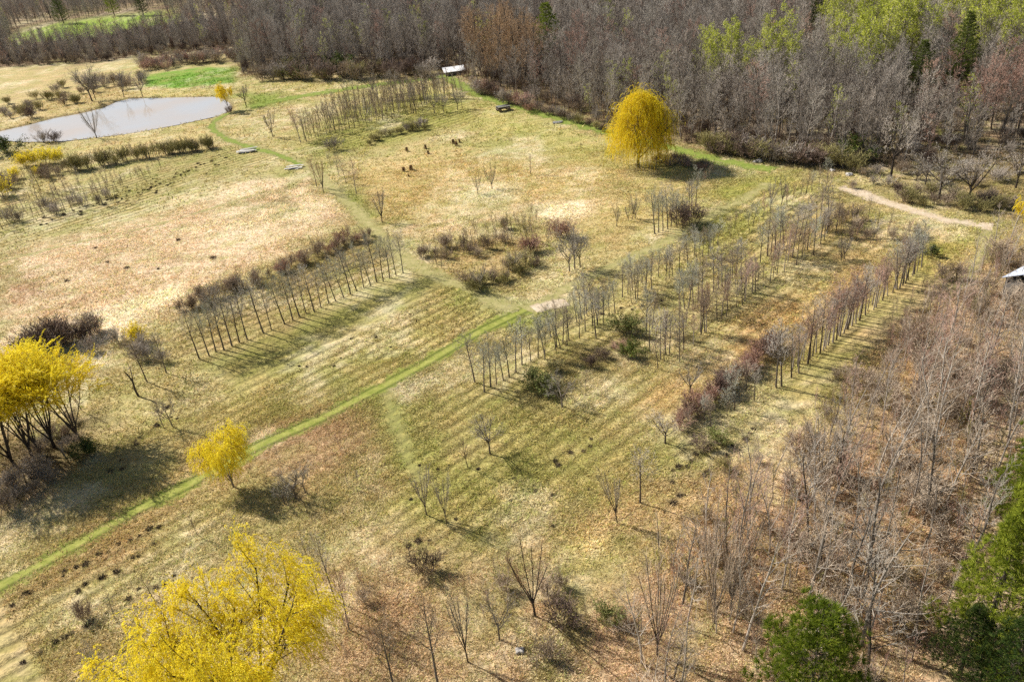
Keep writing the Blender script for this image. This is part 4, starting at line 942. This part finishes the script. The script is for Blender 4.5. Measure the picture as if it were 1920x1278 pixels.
def grass(n, dmin, dmax, l0, w0, nb):
    x, y = scatter(n, dmin, dmax); k = view_filter(x, y); x, y = x[k], y[k]
    bad = (poly_dist(POND_W, x, y) < .8) | ((poly_dist(FOREST_W, x, y) < -3))
    for P, wdt in TRK: bad |= (line_dist(P, x, y) < wdt*.34*(.25+RNG.random(len(x))))
    keep = ~bad & (vnoise(x, y, 3.1, 2)*.6+RNG.random(len(x))*.7 > .42); x, y = x[keep], y[keep]
    sh = np.zeros(x.shape)
    for P in SHORT_W: sh = np.maximum(sh, np.clip(.5-poly_dist(P, x, y)/2., 0, 1))
    st = stripe(x, y); keep = (RNG.random(len(x)) > sh*.75) & (RNG.random(len(x)) > st*.6); x, y, sh, st = x[keep], y[keep], sh[keep], st[keep]
    c = zone_colour(x, y); r = RNG.random((len(x), 1))
    c = np.where(r < .16, c*np.array([.82, .98, .6]), np.where(r > .82, c*np.array([1.18, 1.1, 1.0]), c))
    s = RNG.uniform(.6, 1.25, len(x))*(.7+.6*vnoise(x, y, 5, 0))*(1-.6*sh)
    return x, y, c*1.18, l0*s, w0*s, nb
GX = [grass(190000, 24, 75, .33, .032, 6), grass(150000, 75, 140, .40, .05, 5), grass(80000, 140, 260, .55, .085, 4)]
for (x, y, c, l, w, nb), lab in zip(GX, ('matted dry grass of the near field', 'matted dry grass of the middle field', 'matted dry grass of the far field')):
    blades('dry_grass', x, y, c, nb, l, w, (.1, .95), mg, lab, 'grass')
# fringes of green along the tracks
# ------------------------------------------------------------------ woods
random.seed(31); occupied = []
def grid_points(PW, step, jit):
    xs_ = [p[0] for p in PW]; ys_ = [p[1] for p in PW]
    gx, gy = np.meshgrid(np.arange(min(xs_), max(xs_), step), np.arange(min(ys_), max(ys_), step)); x = gx.ravel()+RNG.uniform(-jit, jit, gx.size)*step; y = gy.ravel()+RNG.uniform(-jit, jit, gx.size)*step
    k = poly_dist(PW, x, y) < 0
    return x[k], y[k]
# near wood, lower right
nx_, ny_ = grid_points(WOOD_W, 2.85, .48); d = np.hypot(nx_, ny_); order = np.argsort(d)
keys_near = ['near', 'near', 'near', 'near_dark', 'near_red', 'near', 'near']
look = {'near': 'pale tan-twigged bare tree', 'near_dark': 'grey dark-trunked bare tree', 'near_red': 'reddish-twigged bare tree', 'vase_wide': 'many-stemmed bare tree'}
cntn = 0
for i in order:
    x, y = float(nx_[i]), float(ny_[i]); p = Vector((x, y, float(gz(x, y)))); u, v, z = PJ(p+Vector((0, 0, 5)))
    if not (-40 < u < 1980 and -60 < v < 1360): continue
    u, v, z = PJ(p)
    if cntn >= 300: break
    edge = -float(poly_dist(WOOD_W, np.array([x]), np.array([y]))[0])
    if 1250 < u < 1750 and v > 1180 and random.random() < .45: continue
    if u > 1650 and v > 1090 and random.random() < .95: continue
    if u > 1830 and v > 900 and random.random() < .85: continue
    k = random.choice(keys_near) if not (1600 < u < 1800 and v < 800) else random.choice(['near_red', 'near', 'near_red'])
    zone = 'at the near end of' if v > 1050 else 'in the middle of' if v > 780 else 'at the far end of'
    side = 'on the field side' if edge < 6 else 'deep inside'
    h = (rnd(5, 8.5) if edge < 4 else rnd(7.5, 11.5)) if v > 700 else rnd(4, 7)
    lab = f'{look[k]} {zone} the right-hand wood, {side}'
    put(k, p, h, 'wood_tree', lab, 'tree', f'trees of the right-hand wood', lean=(rnd(-.05, .16), rnd(-.08, .08)), sxy=rnd(.8, 1.1)); cntn += 1
print('near wood', cntn)
# forest across the top
fx_, fy_ = grid_points(FOREST_W, 2.9, .48)
k = (poly_dist(MEADOW_W, fx_, fy_) > 0)
q = np.stack([fx_, fy_, np.zeros_like(fx_)-H+6], 1); z = q @ np.array(fw); u = 960+F*(q @ np.array(R2))/z; v = 639-F*(q @ np.array(U2))/z
k &= (u > -60) & (u < 1980) & (v > -80)
opn = poly_dist(W([(1640,345),(1700,325),(1960,295),(1960,255),(1750,280)]), fx_, fy_) < 0
k &= ~(opn & (RNG.random(len(fx_)) < .6))
pc = np.stack([fx_, fy_, np.zeros_like(fx_)-H], 1); zz = pc @ np.array(fw); ub = 960+F*(pc @ np.array(R2))/zz; vb = 639-F*(pc @ np.array(U2))/zz; k &= ~((abs(ub-855) < 34) & (vb > 128) & (vb < 175))
far = np.hypot(fx_, fy_) > 330; k &= ~(far & (RNG.random(len(fx_)) < .35))
fx_, fy_ = fx_[k], fy_[k]; d = np.hypot(fx_, fy_); edge = -poly_dist(FOREST_W, fx_, fy_)
LIME = [W(p) for p in ([(1328,205),(1335,160),(1385,160),(1390,205)], [(1410,185),(1415,150),(1440,150),(1440,185)], [(1560,150),(1560,70),(1650,70),(1650,150)], [(1640,165),(1650,120),(1710,120),(1705,165)], [(1820,160),(1820,70),(1960,70),(1960,180)], [(1590,200),(1595,170),(1615,170),(1615,200)], [(1720,90),(1720,50),(1780,50),(1780,90)], [(1455,175),(1455,155),(1480,155),(1480,178)])]
ORNG = [W(p) for p in ([(870,150),(880,110),(1010,115),(1010,175)],)]
REDW = [W(p) for p in ([(1730,260),(1740,205),(1960,200),(1960,250)],)]
EVERG = [G(*q) for q in ((1030,122),(1716,192),(1793,172),(1528,80))]
def pick(x, y):
    a = np.array([x]); b_ = np.array([y]); r = random.random()
    for P in LIME:
        if poly_dist(P, a, b_)[0] < 1.5 and r < .5: return 'leafing'
    for P in ORNG:
        if poly_dist(P, a, b_)[0] < 1 and r < .8: return 'forest_orange'
    for P in REDW:
        if poly_dist(P, a, b_)[0] < 1 and r < .75: return 'forest_red'
    return 'forest_pale' if r < .26 else 'forest_red' if r < .31 else 'leafing_thin' if r > .965 else 'forest'
fl = {'forest': 'grey-brown bare tree', 'forest_pale': 'pale-trunked bare tree', 'forest_red': 'reddish-twigged bare tree', 'forest_orange': 'orange-budding bare tree', 'leafing': 'lime-green young-leaved tree', 'leafing_thin': 'thinly greening tree'}
score = d+edge*2.5; order = np.argsort(score); rest = []; n_ind = 0
for i in order:
    x, y = float(fx_[i]), float(fy_[i]); k = pick(x, y)
    p = Vector((x, y, float(gz(x, y)))); u, v, z = PJ(p)
    h = rnd(8.5, 12.5) if edge[i] > 6 else rnd(6.5, 10.5)
    if u < 460: h *= .68
    special = k in ('leafing', 'forest_orange')
    if any((x-e.x)**2+(y-e.y)**2 < 14 or (abs(x*e.y-y*e.x)/e.y < 3.0 and 0 < e.y-y < 17) for e in EVERG): continue
    h *= 1.28 if special else 1.12 if k in ('forest_red', 'forest_pale') else 1
    if (n_ind < 230 or (special and n_ind < 300)) and 0 < u < 1920 and v > -10:
        n_ind += 1
        where = 'behind the pond' if u < 450 else 'above the planted block' if u < 880 else 'left of the dome willow' if u < 1130 else 'behind the dome willow' if u < 1330 else 'right of the dome willow' if u < 1600 else 'above the gravel track'
        rim = 'on the forest edge' if edge[i] < 5 else 'inside the forest'
        put(k, p, h, 'forest_tree', f'{fl[k]} {rim} {where}', 'tree', 'trees of the upper forest', small=d[i] > 260, sxy=rnd(.85, 1.1), lean=(rnd(-.04, .04), rnd(-.04, .04)))
    else: rest.append((x, y, k, h))
print('forest individuals', n_ind, 'mass', len(rest))
# what nobody could count: ONE object instancing tree models
def mass(name, items, keys, label, cat):
    models = []; first = {}
    for kk in keys:
        first[kk] = len(models)
        for t in TPL[kk]: models.append((bpy.data.objects.new(name+'_model', whole(t)), t['h']))
    me = bpy.data.meshes.new(name); me.from_pydata([(x, y, float(gz(x, y))-.05) for x, y, k, h in items], [], [])
    idx = []; sc = []; ro = []
    for x, y, k, h in items:
        j = first[k]+random.randrange(len(TPL[k])); idx.append(j); s_ = h/models[j][1]; w_ = s_*rnd(.85, 1.12); sc.append((w_, w_, s_)); ro.append((rnd(-.05, .05), rnd(-.05, .05), rnd(0, 6.28)))
    a = me.attributes.new('pick', 'INT', 'POINT'); a.data.foreach_set('value', np.array(idx, dtype=np.int32))
    a = me.attributes.new('size', 'FLOAT_VECTOR', 'POINT'); a.data.foreach_set('vector', np.array(sc, dtype=np.float32).ravel())
    a = me.attributes.new('turn', 'FLOAT_VECTOR', 'POINT'); a.data.foreach_set('vector', np.array(ro, dtype=np.float32).ravel())
    ng = bpy.data.node_groups.new(name, 'GeometryNodeTree')
    ng.interface.new_socket('Geometry', in_out='INPUT', socket_type='NodeSocketGeometry'); ng.interface.new_socket('Geometry', in_out='OUTPUT', socket_type='NodeSocketGeometry')
    N = ng.nodes.new; Lk = ng.links.new
    gi, go = N('NodeGroupInput'), N('NodeGroupOutput'); iop = N('GeometryNodeInstanceOnPoints'); jg = N('GeometryNodeJoinGeometry')
    for ob, _ in reversed(models):
        oi = N('GeometryNodeObjectInfo'); oi.inputs['Object'].default_value = ob; oi.inputs['As Instance'].default_value = True; Lk(oi.outputs['Geometry'], jg.inputs[0])
    def attr(nm, ty):
        q = N('GeometryNodeInputNamedAttribute'); q.data_type = ty; q.inputs['Name'].default_value = nm; return [o_ for o_ in q.outputs if o_.enabled][0]
    Lk(gi.outputs[0], iop.inputs['Points']); Lk(jg.outputs[0], iop.inputs['Instance']); iop.inputs['Pick Instance'].default_value = True
    Lk(attr('pick', 'INT'), iop.inputs['Instance Index']); Lk(attr('size', 'FLOAT_VECTOR'), iop.inputs['Scale'])
    er = N('FunctionNodeEulerToRotation'); Lk(attr('turn', 'FLOAT_VECTOR'), er.inputs[0]); Lk(er.outputs[0], iop.inputs['Rotation'])
    Lk(iop.outputs[0], go.inputs[0])
    ff = link(name, me); md = ff.modifiers.new('models', 'NODES'); md.node_group = ng
    return tag(ff, label, cat, kind='stuff')
mass('far_forest', rest, ['forest', 'forest_pale', 'forest_red', 'forest_orange', 'leafing', 'leafing_thin'], 'mass of bare grey forest filling the top of the view', 'forest')
# brush under the trees of both woods
def brush(PW, step, keys, h, cond=None):
    x, y = grid_points(PW, step, .5); k = view_filter(x, y, 60)
    if cond is not None: k &= cond(x, y)
    return [(float(a), float(b), random.choice(keys), rnd(*h)) for a, b in zip(x[k], y[k])]
bk = ['brush_tan', 'brush_tan', 'brush_tan', 'brush_pink', 'sapling_olive', 'shrub_tan', 'brush_pink', 'brush_tan']
mass('undergrowth', brush(WOOD_W, 1.28, bk, (1.2, 4.2), lambda x, y: vnoise(x, y, 4, 1) > .34)+brush(W([(620,1080),(760,1060),(940,1060),(1140,1080),(1190,1150),(1150,1330),(620,1400)]), 1.7, bk, (1.0, 2.6), lambda x, y: vnoise(x, y, 4, 1) > .42), sorted(set(bk)), 'tangled tan and pinkish brush of the right-hand wood', 'undergrowth')
bk2 = ['sapling', 'shrub_grey', 'shrub_brown', 'sapling_grey', 'shrub_dark']
mass('undergrowth', brush(W([(1180,1140),(1290,1000),(1390,920),(1490,840),(1570,760),(1650,670),(1720,580),(1800,530),(1790,500),(1690,560),(1600,670),(1500,780),(1360,900),(1230,1020)]), 1.7, ['brush_pink', 'brush_tan', 'shrub_tan', 'brush_tan'], (.9, 2.6), lambda x, y: vnoise(x, y, 3, 1) > .42), ['brush_pink', 'brush_tan', 'shrub_tan'], 'thin pinkish brush spreading from the right-hand wood', 'undergrowth')
mass('undergrowth', brush(FOREST_W, 2.6, bk2, (1.2, 3.8), lambda x, y: (poly_dist(FOREST_W, x, y) > -60) & (poly_dist(MEADOW_W, x, y) > 0)), sorted(set(bk2)), 'grey-brown brush on the upper forest floor', 'undergrowth')

# undergrowth on the wood floors: thin stems in brown, pink and olive
ux, uy = grid_points(WOOD_W, .62, .5); k = view_filter(ux, uy); ux, uy = ux[k], uy[k]
bx, by = grid_points(W([(560,1060),(760,1040),(940,1050),(1140,1060),(1190,1150),(1150,1330),(560,1400)]), .8, .5); k = view_filter(bx, by) & (vnoise(bx, by, 4, 1) > .45); ux = np.concatenate([ux, bx[k]]); uy = np.concatenate([uy, by[k]])
cx_ = np.array([S(170,140,112), S(182,136,110), S(150,132,92), S(196,164,132), S(140,118,96), S(176,150,84)])[RNG.integers(0, 6, len(ux))]
def sticks(name, x, y, c, nb, l, label):
    return blades(name, x, y, c, nb, np.full(len(x), l)*RNG.uniform(.5, 1.3, len(x)), np.full(len(x), .016), (.5, 1.5), mg, label, 'undergrowth')
sticks('undergrowth', ux, uy, cx_, 7, 1.3, 'tangled brown undergrowth of the right-hand wood')
fx2, fy2 = grid_points(FOREST_W, 1.5, .5); dd = -poly_dist(FOREST_W, fx2, fy2); k = view_filter(fx2, fy2) & (dd < 70) & (poly_dist(MEADOW_W, fx2, fy2) > 0); fx2, fy2 = fx2[k], fy2[k]
cf = np.array([S(120,100,82), S(134,104,84), S(112,104,76), S(146,126,104)])[RNG.integers(0, 4, len(fx2))]
blades('undergrowth', fx2, fy2, cf, 7, np.full(len(fx2), 1.5), np.full(len(fx2), .04), (.4, 1.5), mg, 'dark undergrowth on the upper forest floor', 'undergrowth')

# ------------------------------------------------------------------ built things
def at_px(x, y): return G(x, y)
p = at_px(852, 138); root = bpy.data.objects.new('shed', None); col.objects.link(root); root.location = p; root.rotation_euler = (0, 0, radians(8)); root.scale = (.78, .78, .62)
tag(root, 'low shed with a bright white roof at the forest edge', 'shed')
w_ = MB(); w_.box((0, 0, .75), 6.0, 4.0, 1.5); link('wall', w_.mesh('wall', M['wall']), root)
r_ = MB(); n = 11
for j in (0, 1):
    for i in range(n): r_.v.append(Vector((-3.6+7.2*i/(n-1), -2.5 if j == 0 else 2.5, 1.62 if j == 0 else 2.35)))
r_.f += [(i, i+1, n+i+1, n+i) for i in range(n-1)]
for j in (0, 1):
    for i in range(n): r_.v.append(Vector((-3.6+7.2*i/(n-1), -2.5 if j == 0 else 2.5, 1.54 if j == 0 else 2.27)))
o_ = 2*n; r_.f += [(o_+n+i, o_+n+i+1, o_+i+1, o_+i) for i in range(n-1)]; r_.f += [(i+1, i, o_+i, o_+i+1) for i in range(n-1)]+[(n+i, n+i+1, o_+n+i+1, o_+n+i) for i in range(n-1)]+[(0, n, o_+n, o_), (2*n-1, n-1, o_+n-1, o_+2*n-1)]
link('roof', r_.mesh('roof', M['white']), root)
# silvered board piles
def board_pile(x, y, label, seed, n=6, L=3.2):
    random.seed(seed); o = bpy.data.objects.new('board_pile', None); col.objects.link(o); o.location = at_px(x, y); tag(o, label, 'boards')
    for i in range(n):
        m = MB(); m.box((rnd(-.5, .5), rnd(-.7, .7), .06+.07*i), L*rnd(.7, 1.05), .42, .05, rnd(-.35, .25)); link('board', m.mesh('board', M['board']), o)
board_pile(464, 285, 'pale weathered boards lying by the track curve', 3, 8, 3.6)
board_pile(553, 316, 'smaller pale board scrap lower on the track curve', 4, 6, 2.8)
# old wagon frame
o = bpy.data.objects.new('hay_wagon', None); col.objects.link(o); o.location = at_px(944, 208); o.rotation_euler = (0, 0, .35); tag(o, 'old dark timber wagon loaded with logs in the upper field', 'wagon')
m = MB(); m.box((0, 0, .62), 3.0, 1.5, .12); m.box((1.9, 0, .5), 1.0, .12, .1); link('bed', m.mesh('bed', M['wagonwood']), o)
for sx in (-1, 1):
    for sy in (-1, 1):
        m = MB(); m.tube([Vector((sx*1.0, sy*.72, .34)), Vector((sx*1.0, sy*.9, .34))], [.34, .34], 14, True); link('wheel', m.mesh('wheel', M['weed']), o)
random.seed(8)
for i in range(7):
    m = MB(); yy = -.6+.2*i; m.tube([Vector((-1.35+rnd(-.1, .1), yy, .82+rnd(0, .22))), Vector((1.3, yy+rnd(-.1, .1), .82+rnd(0, .22)))], [.13, .11], 7, True); link('log', m.mesh('log', M['board'] if i % 3 == 0 else M['wagonwood']), o)
o = bpy.data.objects.new('log_pile', None); col.objects.link(o); o.location = at_px(1045, 231); tag(o, 'small pale log pile beside the bright green strip', 'logs')
for i in range(5):
    m = MB(); m.tube([Vector((-.9, .2*i-.4, .12+.1*(i % 2))), Vector((.9+rnd(-.3, .3), .2*i-.3, .14+.1*(i % 2)))], [.13, .10], 7, True); link('log', m.mesh('log', M['board']), o)
def boulder(x, y, s, label, seed):
    random.seed(seed); me = bpy.data.meshes.new('boulder'); import bmesh
    bm = bmesh.new(); bmesh.ops.create_icosphere(bm, subdivisions=3, radius=s)
    for v in bm.verts:
        v.co *= 1+.16*sin(v.co.x*5/s+seed)+.12*cos(v.co.y*7/s+seed*2)+rnd(-.03, .03); v.co.z *= .62
    bm.to_mesh(me); bm.free(); me.materials.append(M['stone']); o = link('boulder', me); o.location = at_px(x, y)+Vector((0, 0, s*.25)); tag(o, label, 'boulder')
boulder(1424, 305, .6, 'large pale boulder at the end of the green strip', 1); boulder(1416, 306, .4, 'smaller pale boulder left of the large one', 2)
boulder(1560, 322, .4, 'pale stone at the forest edge near the white trunk', 3); boulder(1592, 330, .5, 'pale stone by the reddish soil near the gravel', 4)
boulder(975, 1218, .3, 'pale stone in the shadow near the bottom centre', 5)
# metal-roofed hut, right edge
o = bpy.data.objects.new('hut', None); col.objects.link(o); o.location = at_px(1925, 555); o.rotation_euler = (0, 0, .5); tag(o, 'hut with a bluish-white metal roof cut by the right edge', 'hut')
m = MB(); m.box((0, 0, 1.1), 3.4, 3.4, 2.2); link('wall', m.mesh('wall', M['wall']), o)
m = MB(); m.v = [Vector(q) for q in ((-2, -2, 2.1), (2, -2, 2.1), (2, 0, 3.2), (-2, 0, 3.2), (-2, 2, 2.1), (2, 2, 2.1), (-2, -2, 2.18), (2, -2, 2.18), (2, 0, 3.28), (-2, 0, 3.28), (-2, 2, 2.18), (2, 2, 2.18))]
m.f = [(3, 2, 1, 0), (4, 5, 2, 3), (6, 7, 8, 9), (9, 8, 11, 10), (0, 1, 7, 6), (5, 4, 10, 11), (1, 2, 8, 7), (2, 5, 11, 8), (3, 0, 6, 9), (4, 3, 9, 10)]
link('roof', m.mesh('roof', M['roof']), o)

# ------------------------------------------------------------------ light
EL = radians(40); AZ = Vector((-.83, .56, 0)).normalized(); SD = Vector((AZ.x*cos(EL), AZ.y*cos(EL), sin(EL)))
sun = bpy.data.lights.new('sun', 'SUN'); sun.energy = 5.0; sun.angle = radians(.5); sun.color = (1, .955, .88)
so = bpy.data.objects.new('sun', sun); col.objects.link(so); so.rotation_mode = 'QUATERNION'; so.rotation_quaternion = SD.to_track_quat('Z', 'Y'); so.location = (0, 0, 100)
w = bpy.data.worlds.new('World'); scene.world = w; w.use_nodes = True; nt = w.node_tree
sk = nt.nodes.new('ShaderNodeTexSky'); sk.sky_type = 'NISHITA'; sk.sun_disc = False; sk.sun_elevation = EL; sk.sun_rotation = math.atan2(SD.x, SD.y)
bg = nt.nodes['Background']; bg.inputs['Strength'].default_value = .057; nt.links.new(sk.outputs[0], bg.inputs['Color'])
scene.view_settings.view_transform = 'Standard'; scene.view_settings.look = 'None'; scene.view_settings.exposure = .64; scene.view_settings.gamma = 1
scene.cycles.use_denoising = False; scene.cycles.max_bounces = 5; scene.cycles.diffuse_bounces = 2; scene.cycles.transparent_max_bounces = 8
